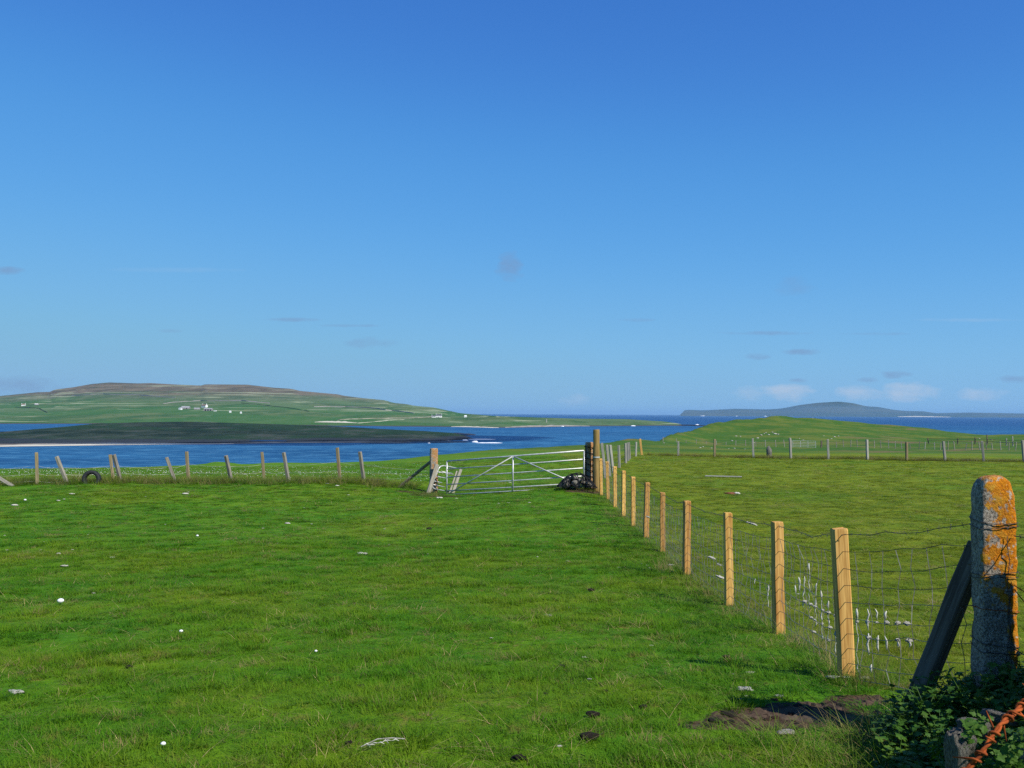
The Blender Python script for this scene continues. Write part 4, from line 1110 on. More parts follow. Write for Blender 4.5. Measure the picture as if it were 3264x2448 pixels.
# ------------------------------------------------------------------ the old left fence
of = thing('old_fence', 'old sagging fence of leaning grey posts along the left side of the pasture', 'fence', (-8, 32.5, gz(-8, 32.5)))
OP = []
for i, (tx, ty, bx_, by_, Y, g) in enumerate(OLDPOST):
    b = at(bx_, by_, Y); t = at(tx, ty, Y - (.12 if g else 0)); b.z = gz(b.x, b.y) - .02
    OP.append((b, t)); sawn_post('post', M['old_wood' if g else 'tan_wood'], t, b, .105 if g else .095, of, random.uniform(-.4, .4), chew=.01, seed=100 + i)
for k, fr in enumerate((.12, .35, .60)):
    pts = []
    line = [Vector((OP[0][0].x - 4, OP[0][0].y, OP[0][0].z + .5 * fr))] + [b.lerp(t, fr) for b, t in OP] + [at(1374, 1500 + 35 * (1 - fr) - 15, 31.7)]
    for a, b in zip(line, line[1:]):
        seg = sag(a, b, .05, 6); pts += seg if not pts else seg[1:]
    strand('fence_wire', M['pale_wire'], pts, .0042, of, 4)
b = at(40, 1545, 31.2); b.z = gz(b.x, b.y)
t = thing('fallen_post', 'grey fallen post lying tilted at the left edge by the old fence', 'post', b); sawn_post('timber', M['old_wood'], at(-30, 1507, 31.4), b, .11, t, .2, buried=.05, seed=90)
def tyre():
    c = at(291, 1530, 31.75); g = gz(c.x, c.y)
    t = thing('rubber_tyre_half_sunk', 'black rubber tyre standing half sunk in the grass by the old fence', 'old tyre', (c.x, c.y, g))
    m = MB(); prof = [(.29, -.085), (.29, .085), (.275, .10), (.23, .11), (.185, .085), (.17, .05), (.17, -.05), (.185, -.085), (.23, -.11), (.275, -.10)]
    rings = []
    for i in range(41):
        a = 2 * math.pi * i / 40; rings.append([Vector((r_ * math.cos(a), w, r_ * math.sin(a) + .155)) for r_, w in prof])
    m.loft(rings, False); o = m.build('carcass', M['rubber'], t, smooth=True)
    m = MB()
    for i in range(36):
        a = 2 * math.pi * i / 36; ca, sa = math.cos(a), math.sin(a)
        for w in (-.05, .05):
            m.add([Vector(((.29 + e) * math.cos(a + q), w + s_, (.29 + e) * math.sin(a + q) + .155)) for e in (0, .012) for q, s_ in ((-.05, -.03), (.05, -.03), (.05, .03), (-.05, .03))],
                  [(3, 2, 1, 0), (4, 5, 6, 7), (0, 1, 5, 4), (1, 2, 6, 5), (2, 3, 7, 6), (3, 0, 4, 7)])
    m.build('tread', M['rubber'], o); t.rotation_euler = (R(-6), 0, R(8))
tyre()

# ------------------------------------------------------------------ fence behind the gate, right fence, far fence
bf = thing('back_fence', 'short run of leaning grey posts behind the tall round gate post', 'fence', (4, 40, gz(4, 40)))
BK = [(1918, 1412, 1930, 1468, 36, 1), (1934, 1418, 1944, 1470, 38, 1), (1945, 1418, 1955, 1468, 40, 1), (1972, 1420, 1974, 1466, 44, 1), (1994, 1413, 1995, 1463, 48, 1), (2000, 1411, 2002, 1461, 50, 1), (2005, 1410, 2008, 1459, 52, 1),
      (2028, 1409, 2027, 1456, 56, 1), (2040, 1399, 2046, 1454, 60, 0)]
PB = []
for i, (tx, ty, bx_, by_, Y, g) in enumerate(BK):
    x = ray(bx_, by_).x * Y; b = Vector((x, Y, gz(x, Y) - .02)); t = at(tx, ty, Y); PB.append((b, t))
    sawn_post('post', M['pale_wood' if g else 'new_wood'], t, b, .13 if not g else .10, bf, random.uniform(-.4, .4), seed=150 + i, chew=.01)
for fr in (.15, .35, .55, .8):
    pts = []
    for (b0, t0), (b1, t1) in zip(PB, PB[1:]):
        seg = sag(b0.lerp(t0, fr), b1.lerp(t1, fr), .03, 4); pts += seg if not pts else seg[1:]
    strand('fence_wire', M['wire'], pts, .004, bf, 4)
mf = thing('field_fence', 'line of pale weathered posts across the far side of the right pasture', 'fence', (18, 52, gz(18, 52)))
PM = [(PB[-1][0], PB[-1][1])]
for i, (tx, ty, bx_, by_, Y) in enumerate(MIDPOST):
    b = at(bx_, by_, Y); b.z = gz(b.x, b.y) - .03; t = at(tx, ty, Y); PM.append((b, t))
    sawn_post('post', M['tan_wood' if i in (1, 6) else 'pale_wood'], t, b, .115, mf, random.uniform(-.4, .4), seed=170 + i, chew=.012)
for fr in (.15, .32, .5, .7, .93):
    pts = []
    for (b0, t0), (b1, t1) in zip(PM, PM[1:]):
        seg = sag(b0.lerp(t0, fr), b1.lerp(t1, fr), .03, 4); pts += seg if not pts else seg[1:]
    strand('fence_wire', M['wire'], pts, .004, mf, 4)
# barrel-like rusty stump in the right fence
p = at(2452, 1458, 56); p.z = gz(p.x, p.y); me = lump_mesh('tussock_stone', M['stone'], 6, .3, 1.6, 1.0, 3)
o = link('leaning_stone', me, None, p); o.scale = (.16, .14, .42); tag(o, 'grey upright stone in the right fence between the third and fourth posts', 'stone')

ff = thing('far_fence', 'distant fence of small grey posts at the foot of the green mound', 'fence', (40, 165, gz(40, 165)))
rr = random.Random(21); PF = []
xs = [2113, 2157, 2187, 2219, 2251, 2283, 2314, 2345, 2377, 2409, 2440, 2473, 2501, 2524]
xs2 = [2618] + [2640 + 24 * k + rr.uniform(-5, 5) for k in range(27)]
def farfence(xlist, Yf, hgt, tilt):
    L = []
    for px in xlist:
        Y = Yf(px); x = ray(px, 1425).x * Y; b = Vector((x, Y, gz(x, Y) - .05)); h = hgt * rr.uniform(.85, 1.2)
        t = b + Vector((rr.gauss(-.03, tilt), rr.gauss(0, tilt), h)); L.append((b, t))
        sawn_post('post', M['pale_wood'] if rr.random() < .4 else M['old_wood'], t, b, .10, ff, rr.uniform(-.5, .5), seed=int(px))
    for fr in (.3, .6, .92):
        pts = []
        for (b0, t0), (b1, t1) in zip(L, L[1:]): pts += [b0.lerp(t0, fr)] if not pts else []; pts.append(b1.lerp(t1, fr))
        strand('fence_wire', M['wire'], pts, .010, ff, 4)
farfence(xs, lambda px: 158 + (px - 2100) * .02, 1.15, .05)
farfence(xs2, lambda px: 168 - (px - 2600) * .055, 1.2, .11)
# far gate
A, B = at(2527, 1426, 166), at(2600, 1427, 166.5); A.z = gz(A.x, A.y) + .05; B.z = gz(B.x, B.y) + .05
t = thing('far_gate', 'small pale barred gate in the distant fence below the mound', 'gate', A)
for k in range(5):
    m = MB(); z = .08 + k * .27; m.tube([Vector((0, 0, z)), B - A + Vector((0, 0, z))], .020, 6); m.build('rail', M['galv'], t)
for u in (0, .33, .66, 1):
    m = MB(); m.tube([(B - A) * u, (B - A) * u + Vector((0, 0, 1.15))], .04, 6); m.build('upright', M['galv'], t)
b = at(2618, 1428, 167); b.z = gz(b.x, b.y) - .05
t = thing('far_gate_post', 'dark stout post right of the small distant gate', 'post', b); sawn_post('shaft', M['dark_wood'], b + Vector((.05, 0, 1.35)), b, .26, t, seed=44)
# second stub line at the right, a dark rail with posts
t = thing('far_pen_fence', 'distant dark railed fence at the right edge behind the field fence', 'fence', at(3150, 1412, 185))
base = t.location; L = []
for px, h in ((2960, 1.2), (3052, 1.25), (3108, 1.3), (3147, 1.9), (3208, 1.5), (3229, 1.9), (3290, 1.6)):
    Y = 186 - (px - 2960) * .05; x = ray(px, 1415).x * Y; b = Vector((x, Y, gz(x, Y) - .05)); L.append(b)
    sawn_post('post', M['pale_wood' if px in (3208, 3229, 3290) else 'dark_wood'], b + Vector((random.gauss(0, .08), 0, h)), b, .17, t, seed=px)
for fr in (.65, 1.05):
    m = MB(); m.tube([q + Vector((0, 0, fr)) - base for q in L], .05, 4); m.build('rail', M['dark_wood'], t)

# ------------------------------------------------------------------ stones on the mound, litter in the field
mound_var = [lump_mesh('boulder', M['pale_stone'], 30 + k, .4, 1.4, .6, 2, .15) for k in range(5)]
rr = random.Random(33)
for px, py, w in [(2426, 1389, 10), (2436, 1384, 7), (2441, 1380, 6), (2450, 1388, 8), (2462, 1379, 7), (2470, 1386, 12), (2480, 1388, 8), (2415, 1398, 9), (2402, 1406, 7), (2333, 1404, 9), (2346, 1388, 8), (2360, 1390, 7), (2590, 1335, 5),
                  (2625, 1393, 6), (2660, 1395, 9), (2672, 1393, 7), (2650, 1400, 7), (2560, 1405, 6), (2548, 1400, 6), (2150, 1411, 7), (2116, 1413, 6), (2232, 1429, 8), (2241, 1428, 7), (2268, 1430, 6), (2323, 1431, 5), (2341, 1431, 7), (2374, 1433, 5), (3122, 1399, 7), (3160, 1404, 9)]:
    q = on_ground(px, py, 70); s_ = w * q.y / F / 2
    o = link('boulder', mound_var[rr.randrange(5)], None, q); o.scale = (s_, s_ * .8, s_ * .62); o.rotation_euler.z = rr.uniform(0, 6)
    zone = ('on the bare patch in the middle of the mound face' if 2395 < px < 2490 and py < 1407 else 'on the left flank of the mound' if px < 2370 and py < 1407 else 'in the grass before the mound left of its gate' if px < 2500 else 'on the right flank of the mound' if px < 3000 else 'in the grass at the far right beyond the fences')
    tag(o, 'small pale stone lying ' + zone, 'stone', 'stones ' + zone)

wool_var = [lump_mesh('wool_tuft', M['wool'], 50 + k, .55, 1.7, .5, 3, .35) for k in range(6)]
def put(name, me, px, py, wpx, label, cat, group=None, flat=1.0, asp=.6, rz=None, sink=.0):
    q = on_ground(px, py); s_ = wpx * q.y / F / 2 * (.8 if cat == 'wool' else 1)
    o = link(name, me, None, q - Vector((0, 0, sink * s_))); o.scale = (s_, s_ * asp, s_ * flat); o.rotation_euler = (0, 0, rr.uniform(-.3, .3) if rz is None else rz)
    return tag(o, label, cat, group)
def lift_small(o, h): o.location.z += h; return o
big = [(51, 2218, 62, 'large white wool clump in the grass at the bottom left edge', 0), (2372, 2212, 58, 'largest white wool clump at the left rim of the bare earth', 1),
       (2362, 2238, 16, 'small white wool bit at the lower left of the bare earth patch', 2), (2378, 2232, 16, 'small white wool bit below the largest wool clump on the earth', 3),
       (2545, 2192, 20, 'wool scrap in the middle of the bare earth patch', 4), (2485, 2232, 34, 'flat wool wisp across the middle of the bare earth', 5), (2390, 2156, 34, 'greyish wool wisp above the bare earth patch', 0),
       (2334, 2160, 12, 'tiny wool fleck left of the greyish wisp by the earth', 1), (2138, 1803, 26, 'white wool clump beside the foot of the fourth new post', 2), (1973, 1812, 14, 'white fleck in the grass left of the new fence shadow', 3),
       (1783, 2384, 24, 'small cream wool tuft near the bottom centre beside a dark clod', 4), (1746, 1967, 32, 'pale wool pair in the grass right of centre', 5), (1155, 1772, 38, 'long pale wool wisp on the grass left of centre', 0),
       (2545, 1892, 12, 'white tuft hanging low by the netting near the second new post', 2), (1862, 2096, 20, 'white wool fleck lower right of centre', 1), (1925, 2248, 14, 'white fleck left of the bare earth near a dark clod', 4)]
for px, py, w, lab, k in big: lift_small(put('wool_tuft', wool_var[k], px, py, w, lab, 'wool', 'wool scraps on the pasture', .6), .0)
small = [(206, 1810, 26), (357, 1784, 18), (186, 1601, 14), (204, 1598, 9), (230, 1577, 20), (46, 1611, 26), (186, 1769, 22), (20, 1754, 18), (128, 1756, 10), (231, 1754, 10), (465, 1587, 9), (590, 1578, 24), (600, 1571, 10), (916, 1671, 22), (970, 1622, 8),
         (838, 1684, 10), (993, 1670, 8), (1240, 1739, 8), (1225, 1688, 8), (1364, 1774, 7), (1394, 1774, 7), (1725, 1756, 7), (1713, 1776, 8), (1808, 1794, 14), (1813, 1941, 9), (1566, 2038, 14), (2076, 2061, 16), (299, 1896, 12), (140, 1729, 10), (650, 1959, 14),
         (545, 2010, 10), (1309, 2108, 12), (1025, 2021, 10), (1879, 2171, 18), (1620, 1607, 12), (1589, 1610, 9), (1687, 1606, 10), (1455, 1590, 12), (1400, 1590, 26), (1110, 1580, 10), (525, 1672, 8), (97, 1730, 8), (14, 1712, 9), (280, 1707, 8), (1043, 1545, 12), (1075, 1550, 16),
         (1250, 1545, 10), (1290, 1540, 10), (1625, 1540, 11), (1565, 1562, 9), (1600, 1571, 10), (2062, 1806, 10), (2070, 1815, 9), (2045, 1800, 8)]
ZONES = [(0, 400, 0, 1640, 'on the grass below the old tyre at the left'), (400, 1040, 0, 1640, 'in the grass at the foot of the old fence'), (1040, 1420, 0, 1640, 'near the foot of the left gate post'), (1420, 3264, 0, 1640, 'along the bottom of the closed gate'),
         (0, 400, 1640, 1830, 'on the upper left of the pasture'), (400, 1300, 1640, 1830, 'in the upper middle of the pasture'), (1300, 1900, 1640, 1830, 'on the grass some way below the gate'), (1900, 3264, 1640, 1830, 'beside the middle posts of the new fence'),
         (0, 800, 1830, 2448, 'on the lower left of the pasture'), (800, 1700, 1830, 2448, 'in the lower middle of the pasture'), (1700, 3264, 1830, 2448, 'on the lower right of the pasture')]
for px, py, w in small:
    zone = next(z for x0, x1, y0, y1, z in ZONES if x0 <= px < x1 and y0 <= py < y1)
    lift_small(put('wool_tuft', wool_var[rr.randrange(6)], px, py, w, 'small scrap of white wool ' + zone, 'wool', 'wool scraps ' + zone, .5), .008)
ball = lump_mesh('white_lump', M['white'], 3, .12, 1.2, .75, 3)
for px, py, w, lab in [(193, 1931, 20, 'round white lump in the grass at the left, biggest of the round ones'), (520, 2391, 16, 'round white lump in the grass near the bottom, left of centre'), (577, 2026, 12, 'round white lump in the grass left of the picture centre'),
                       (1007, 2087, 9, 'small round white lump in the lower middle of the grass'), (629, 1714, 8, 'small round white lump high up in the left grass'), (80, 1602, 8, 'small round white lump at the far left near the old fence')]:
    lift_small(put('white_lump', ball, px, py, w, lab, 'lump', 'round white lumps', 1.0, 1.0), .025)
dung_var = [lump_mesh('dung_clod', M['dung'], 70 + k, .45, 2.0, .5, 3, .2) for k in range(4)]
for i, (px, py, w, lab) in enumerate([(1880, 2368, 62, 'biggest dark dung clod near the bottom edge, right of centre'), (1655, 2428, 44, 'dark clod cut close to the bottom edge at the centre'), (1110, 2380, 26, 'dark clod at the left end of the wool covered stick'), (1153, 2194, 30, 'dark clod with wool fleck at the lower left of centre'),
                                      (1890, 2290, 46, 'flat dark clod above the biggest dung clod'), (1738, 2224, 16, 'small dark dropping in the lower middle grass'), (1928, 2215, 20, 'small dark dropping left of the bare earth'), (1790, 2124, 28, 'dark dropping in the grass right of centre'),
                                      (1884, 1884, 22, 'dark dropping in the grass left of the second fence post shadow'), (412, 2131, 22, 'dark dropping in the left grass'), (2050, 2262, 26, 'dark clod left end of the bare earth'), (2315, 2108, 26, 'dark clod on the grass above the bare earth patch'), (1368, 1690, 18, 'small brown clod in the grass below the gate')]):
    lift_small(put('dung_clod', dung_var[i % 4], px, py, w, lab, 'dung', 'dark clods on the pasture', .8), .012)
clod_var = [lump_mesh('earth_clod', M['clod'], 90 + k, .5, 2.0, .5, 3, .25) for k in range(4)] + dung_var
for i in range(70):
    a = rr.uniform(0, 6.28); q = math.sqrt(rr.random()); x, y = 1.68 + q * .72 * math.cos(a), 5.58 + q * .34 * math.sin(a)
    if bare_mask(x, y) < .25: continue
    s_ = rr.uniform(.008, .030) * (1.6 if rr.random() < .12 else 1)
    o = link('earth_clod', clod_var[rr.randrange(8)], None, (x, y, gz(x, y) - .004)); o.scale = (s_, s_ * .8, s_ * .7); o.rotation_euler.z = rr.uniform(0, 6)
    tag(o, 'small dark clod lying on the bare earth below the nearest timber post', 'clod', 'clods on the bare earth')
fl = lump_mesh('flat_stone', M['pale_stone'], 4, .3, 1.3, .3, 3, .05)
lift_small(put('flat_stone', fl, 2505, 2348, 64, 'flat pale stone half sunk in grass below the bare earth', 'stone', None, .8), .01)
# stick with wool, bottom
a, b = on_ground(1150, 2402), on_ground(1290, 2386); t = thing('woolly_stick', 'pale stick tangled with wool lying in the grass near the bottom edge', 'stick', a)
m = MB(); m.tube([Vector((0, 0, .03)), (b - a) * .35 + Vector((0, .03, .045)), (b - a) * .7 + Vector((0, .02, .04)), b - a + Vector((0, 0, .03))], .003, 6); m.build('twig', M['pale_wood'], t)
m = MB()
for k in range(7):
    u = .05 + k * .1; q = (b - a) * u + Vector((rr.gauss(0, .006), rr.gauss(0, .006), .034)); m.tube([q, q + (b - a) * .08 + Vector((0, rr.gauss(0, .010), .006)), q + (b - a) * .16 + Vector((0, rr.gauss(0, .014), -.008))], [.001, .0035, .001], 5)
m.build('wool', M['wool'], t)
# board and carcass-like brown clump in the right pasture
a, b = on_ground(2250, 1521), on_ground(2366, 1524); t = thing('loose_board', 'pale weathered board lying flat in the right pasture', 'board', a)
m = MB(); d = b - a; m.box(d / 2 + Vector((0, .1, .04)), (d.length, .24, .03), math.atan2(d.y, d.x)); m.build('board', M['pale_wood'], t)
q = on_ground(2335, 1577); t = thing('brown_remains', 'reddish brown clump with a white wool scrap lying in the right pasture', 'clump', q)
o = link('lump', lump_mesh('lump', mat_plain('red_brown', (0.20, 0.085, 0.045), .9, .1, .3, 20), 8, .5, 2, .5, 3, .2), t, (-.06, 0, 0)); o.scale = (.19, .10, .09)
o = link('wool', wool_var[2], t, (.13, -.03, .02)); o.scale = (.09, .06, .07)

# ------------------------------------------------------------------ wool caught on the netting round the nearest post
def caught():
    rr = random.Random(17); n = 0
    def wisp(p0, L, r, lab, grp):
        t = MB(); k = max(3, int(L / .03)); pts = []; rad = []
        for i in range(k + 1):
            u = i / k; pts.append(Vector((rr.gauss(0, .004), rr.gauss(0, .004), -L * u))); rad.append(r * (rr.uniform(.7, 1.3) if i in (1, k - 1, k // 2) else rr.uniform(.22, .5)) * (1 - .3 * u))
        t.tube(pts, rad, 6); o = t.build('wool_strand', M['wool'], None, True, p0); tag(o, lab, 'wool', grp)
    def net(i, j, u, fr): return anchor(i, fr).lerp(anchor(j, fr), u) + Vector((0, -.01, 0))
    for u, f0, L in [(.30, .52, .08), (.36, .60, .12), (.44, .62, .26), (.53, .74, .36), (.62, .60, .34), (.70, .56, .38), (.78, .50, .30), (.86, .30, .16), (.91, .52, .2)]:
        wisp(net(1, 0, u, f0), L, .0075, 'strand of white wool hanging on the netting left of the nearest post', 'wool hanging left of the nearest post')
    for u, f0, L in [(.10, .50, .42), (.19, .50, .14), (.19, .34, .14), (.27, .50, .07), (.27, .33, .11), (.34, .49, .06), (.34, .33, .09), (.43, .32, .06), (.52, .32, .05), (.20, .14, .06)]:
        wisp(net(0, -1, u, f0), L, .0075, 'strand of white wool hanging on the netting right of the nearest post', 'wool hanging right of the nearest post')
    for side, (a, b), us in (('left', (1, 0), (.44, .53, .58, .62, .70, .78, .86)), ('right', (0, -1), (.10, .19, .27, .34, .43, .50))):
        for q, u in enumerate(us):
            for fr in ((.43, .325, .225) if side == 'left' else (.43, .325))[: 1 + q % 3]:
                o = link('wool_tuft', wool_var[q % 6], None, net(a, b, u + rr.gauss(0, .01), fr) + Vector((0, 0, -.02))); s_ = rr.uniform(.010, .019); o.scale = (s_, s_ * .6, s_ * 1.3)
                tag(o, 'small knot of white wool on the netting %s of the nearest post' % side, 'wool', 'wool knots %s of the nearest post' % side)
    for u, f0, L in [(.80, .42, .22), (.9, .44, .16), (.55, .43, .06)]:
        wisp(net(2, 1, u, f0), L, .008, 'strand of white wool on the netting left of the second post', 'wool hanging left of the second post')
    for i, (a, b, u, fr, s_, lab) in enumerate([(1, 0, .93, .27, .05, 'thick cream wool hank caught against the left edge of the nearest post'), (2, 1, .45, .97, .03, 'wool wisp caught on the top barbed wire left of the second post'), (2, 1, .55, .965, .035, 'wool wisp caught on the top wire just left of the second post'),
                                                (3, 2, .62, .43, .045, 'wool clump caught on netting left of the third post'), (3, 2, .78, .40, .03, 'smaller wool clump on netting left of the third post'), (3, 2, .80, .26, .05, 'low wool wisp on netting left of the third post'), (5, 6, .05, .33, .05, 'wool clump on netting at the sixth new post'),
                                                (5, 6, -.05, .40, .04, 'wool clump right of the sixth new post')]):
        o = link('wool_tuft', wool_var[i % 6], None, net(a, b, u, fr)); o.scale = (s_, s_ * .5, s_ * (1.6 if i == 0 else .6)); o.rotation_euler.y = .3; tag(o, lab, 'wool', 'wool caught on the new fence')
    for i, (dx, s_, lab) in enumerate([(-.12, .04, 'wool at the left of the foot of the nearest post'), (.09, .038, 'wool lump at the right of the foot of the nearest post'), (-.03, .028, 'wool pad in front of the foot of the nearest post')]):
        b = NP[0][0]; x, y = b.x + dx, b.y - .07; o = link('wool_tuft', wool_var[i], None, (x, y, gz(x, y) + .015)); o.scale = (s_, s_ * .6, s_ * .5); tag(o, lab, 'wool', 'wool caught on the new fence')
caught()

# ------------------------------------------------------------------ leafy weeds round the concrete post and wall end
def leaf_verts(L, w, lobes=3):
    out = [(0, 0, 0)]
    left, right = [], []
    for i in range(1, lobes * 2):
        t = i / (lobes * 2); k = math.sin(math.pi * min(1, t * .95 + .05)) * (1.0 if i % 2 else .55)
        z = .12 * L * math.sin(math.pi * t)
        left.append((L * t - (.05 * L if i % 2 else 0), w * k, z + .15 * w * k)); right.append((L * t - (.05 * L if i % 2 else 0), -w * k, z + .15 * w * k))
    mid = [(L * i / (lobes * 2), 0, .12 * L * math.sin(math.pi * i / (lobes * 2)) - .01 * L) for i in range(1, lobes * 2)]
    tip = (L, 0, -.05 * L)
    return [(0, 0, 0)] + mid + [tip] + left + right, lobes * 2 - 1
def add_leaf(mb, base, az, pitch, L, w):
    vs_, n = leaf_verts(L, w); q = Matrix.Rotation(az, 3, 'Z') @ Matrix.Rotation(-pitch, 3, 'Y')
    V = [q @ Vector(v) + Vector(base) for v in vs_]; fs = []
    lo, ro = n + 2, n + 2 + n
    fs.append((0, 1, lo)); fs.append((0, ro, 1))
    for i in range(n - 1):
        fs.append((1 + i, 2 + i, lo + i + 1, lo + i)); fs.append((2 + i, 1 + i, ro + i, ro + i + 1))
    fs.append((n, n + 1, lo + n - 1)); fs.append((n + 1, n, ro + n - 1))
    mb.add(V, fs)
def weed_clump(name, seed, h, nleaf):
    rr = random.Random(seed); mb = MB()
    for s_ in range(3):
        a = rr.uniform(0, 6.28); lx, ly = math.cos(a) * h * .35, math.sin(a) * h * .35
        stem = [Vector((lx * t * t, ly * t * t, h * t * rr.uniform(.9, 1.0))) for t in (0, .33, .66, 1)]
        mb.tube(stem, [.003, .0025, .002, .0012], 4)
        for k in range(nleaf):
            t = .25 + .75 * k / nleaf; i = min(2, int(t * 3)); b = stem[i].lerp(stem[i + 1], t * 3 - i); L = rr.uniform(.030, .064) * (1.15 - .35 * t)
            add_leaf(mb, b, k * 2.4 + rr.uniform(-.4, .4), rr.uniform(-.25, .6), L, L * rr.uniform(.38, .5))
    me = bpy.data.meshes.new(name); me.from_pydata(mb.v, [], mb.f); me.update(); me.materials.append(M['leaf'])
    return me
def weeds():
    rs = np.random.RandomState(6); P, S_, RT, I = [], [], [], []
    regions = [(2.40, 4.75, .42, .38, 150, .8), (2.05, 4.35, .30, .40, 80, .7), (1.75, 3.6, .28, .45, 90, .8), (2.8, 4.3, .55, .4, 120, 1.0), (2.25, 5.15, .18, .15, 30, .8), (1.75, 3.15, .3, .22, 40, .9), (3.0, 4.9, .4, .3, 60, .8), (2.55, 4.55, .3, .25, 70, .9), (1.95, 3.5, .25, .4, 60, 1.1), (2.15, 4.75, .2, .3, 40, .8)]
    for cx, cy_, ax, ay, n, hh in regions:
        for _ in range(n):
            a = rs.uniform(0, 6.28); q = math.sqrt(rs.random_sample()); x, y = cx + ax * q * math.cos(a), cy_ + ay * q * math.sin(a)
            z = gz(x, y) - .02
            P.append((x, y, z)); s1 = rs.uniform(.75, 1.25); S_.append((s1, s1, s1 * hh * rs.uniform(.6, 1.2))); RT.append((rs.normal(0, .15), rs.normal(0, .15), rs.uniform(0, 6.28))); I.append(rs.randint(0, 5))
    for _ in range(60):                                            # unseen tall growth beyond the right edge, added to throw dappled shade
        y = rs.uniform(3.3, 4.75); x = y * .60 + rs.uniform(0.0, .7)
        P.append((x, y, gz(x, y) - .02)); s1 = rs.uniform(1.5, 2.3); S_.append((s1, s1, s1 * rs.uniform(1.1, 1.7))); RT.append((rs.normal(0, .12), rs.normal(0, .12), rs.uniform(0, 6.28))); I.append(rs.randint(0, 5))
    for _ in range(46):                                            # leaves hanging over the wall end
        x, y = rs.uniform(1.38, 1.72), rs.uniform(2.80, 3.12)
        P.append((x, y, gz(x, y) + rs.uniform(.38, .60))); s1 = rs.uniform(.45, .7); S_.append((s1, s1, s1 * .6)); RT.append((rs.normal(0, .5), rs.normal(0, .5), rs.uniform(0, 6.28))); I.append(rs.randint(0, 5))
    for _ in range(90):                                            # growing on and over the wall
        u = rs.uniform(.05, 1.0); x = 1.55 + u * 2.2; y = 2.98 + u * .98 + rs.normal(0, .10)
        P.append((x, y, gz(x, y) + .50 + rs.uniform(0, .22))); s1 = rs.uniform(.7, 1.1); S_.append((s1, s1, s1 * .7)); RT.append((rs.normal(0, .4), rs.normal(0, .4), rs.uniform(0, 6.28))); I.append(rs.randint(0, 5))
    protos = [bpy.data.objects.new('weed_%d' % k, weed_clump('weed_%d' % k, 200 + k, rs.uniform(.2, .3), 10)) for k in range(5)]
    scatter('weed_cover', protos, P, RT, S_, I, 'dense dark green lobed weeds round the concrete post and wall', 'weeds')
    rr = random.Random(3)
    for i, (x, y, h, lab) in enumerate([(2.18, 5.02, .34, 'leafy weed standing at the foot of the dark timber strut'), (2.62, 4.62, .34, 'leafy weed right in front of the concrete post'), (2.36, 4.55, .30, 'leafy weed front left of the concrete post'),
                                        (1.95, 4.0, .32, 'leafy weed above the grey wall end stone'), (1.66, 3.75, .30, 'leafy weed left of the grey wall end stone'), (1.55, 3.35, .30, 'leafy weed at the bottom edge beside the wall end stone')]):
        g = gz(x, y); t = thing('leafy_weed', lab, 'plant', (x, y, g), 'leafy weeds by the wall')
        m = MB(); m.tube([Vector((0, 0, -.02)), Vector((.01, 0, h * .4)), Vector((.03, .01, h * .8)), Vector((.05, .01, h))], [.005, .004, .003, .002], 5); m.build('stem', M['leaf'], t)
        lm = MB(); add_leaf(lm, (0, 0, 0), 0, 0, .085, .036); me = None
        for k in range(11):
            if me is None: o = lm.build('leaf', M['leaf'], t); me = o.data
            else: o = link('leaf', me, t)
            u = .2 + .8 * k / 11; s_ = rr.uniform(.75, 1.1) * (1.15 - .4 * u); o.location = (.05 * u * u, .01 * u, h * u); o.rotation_euler = (0, rr.uniform(-.5, .2), k * 2.4); o.scale = (s_, s_, s_)
weeds()

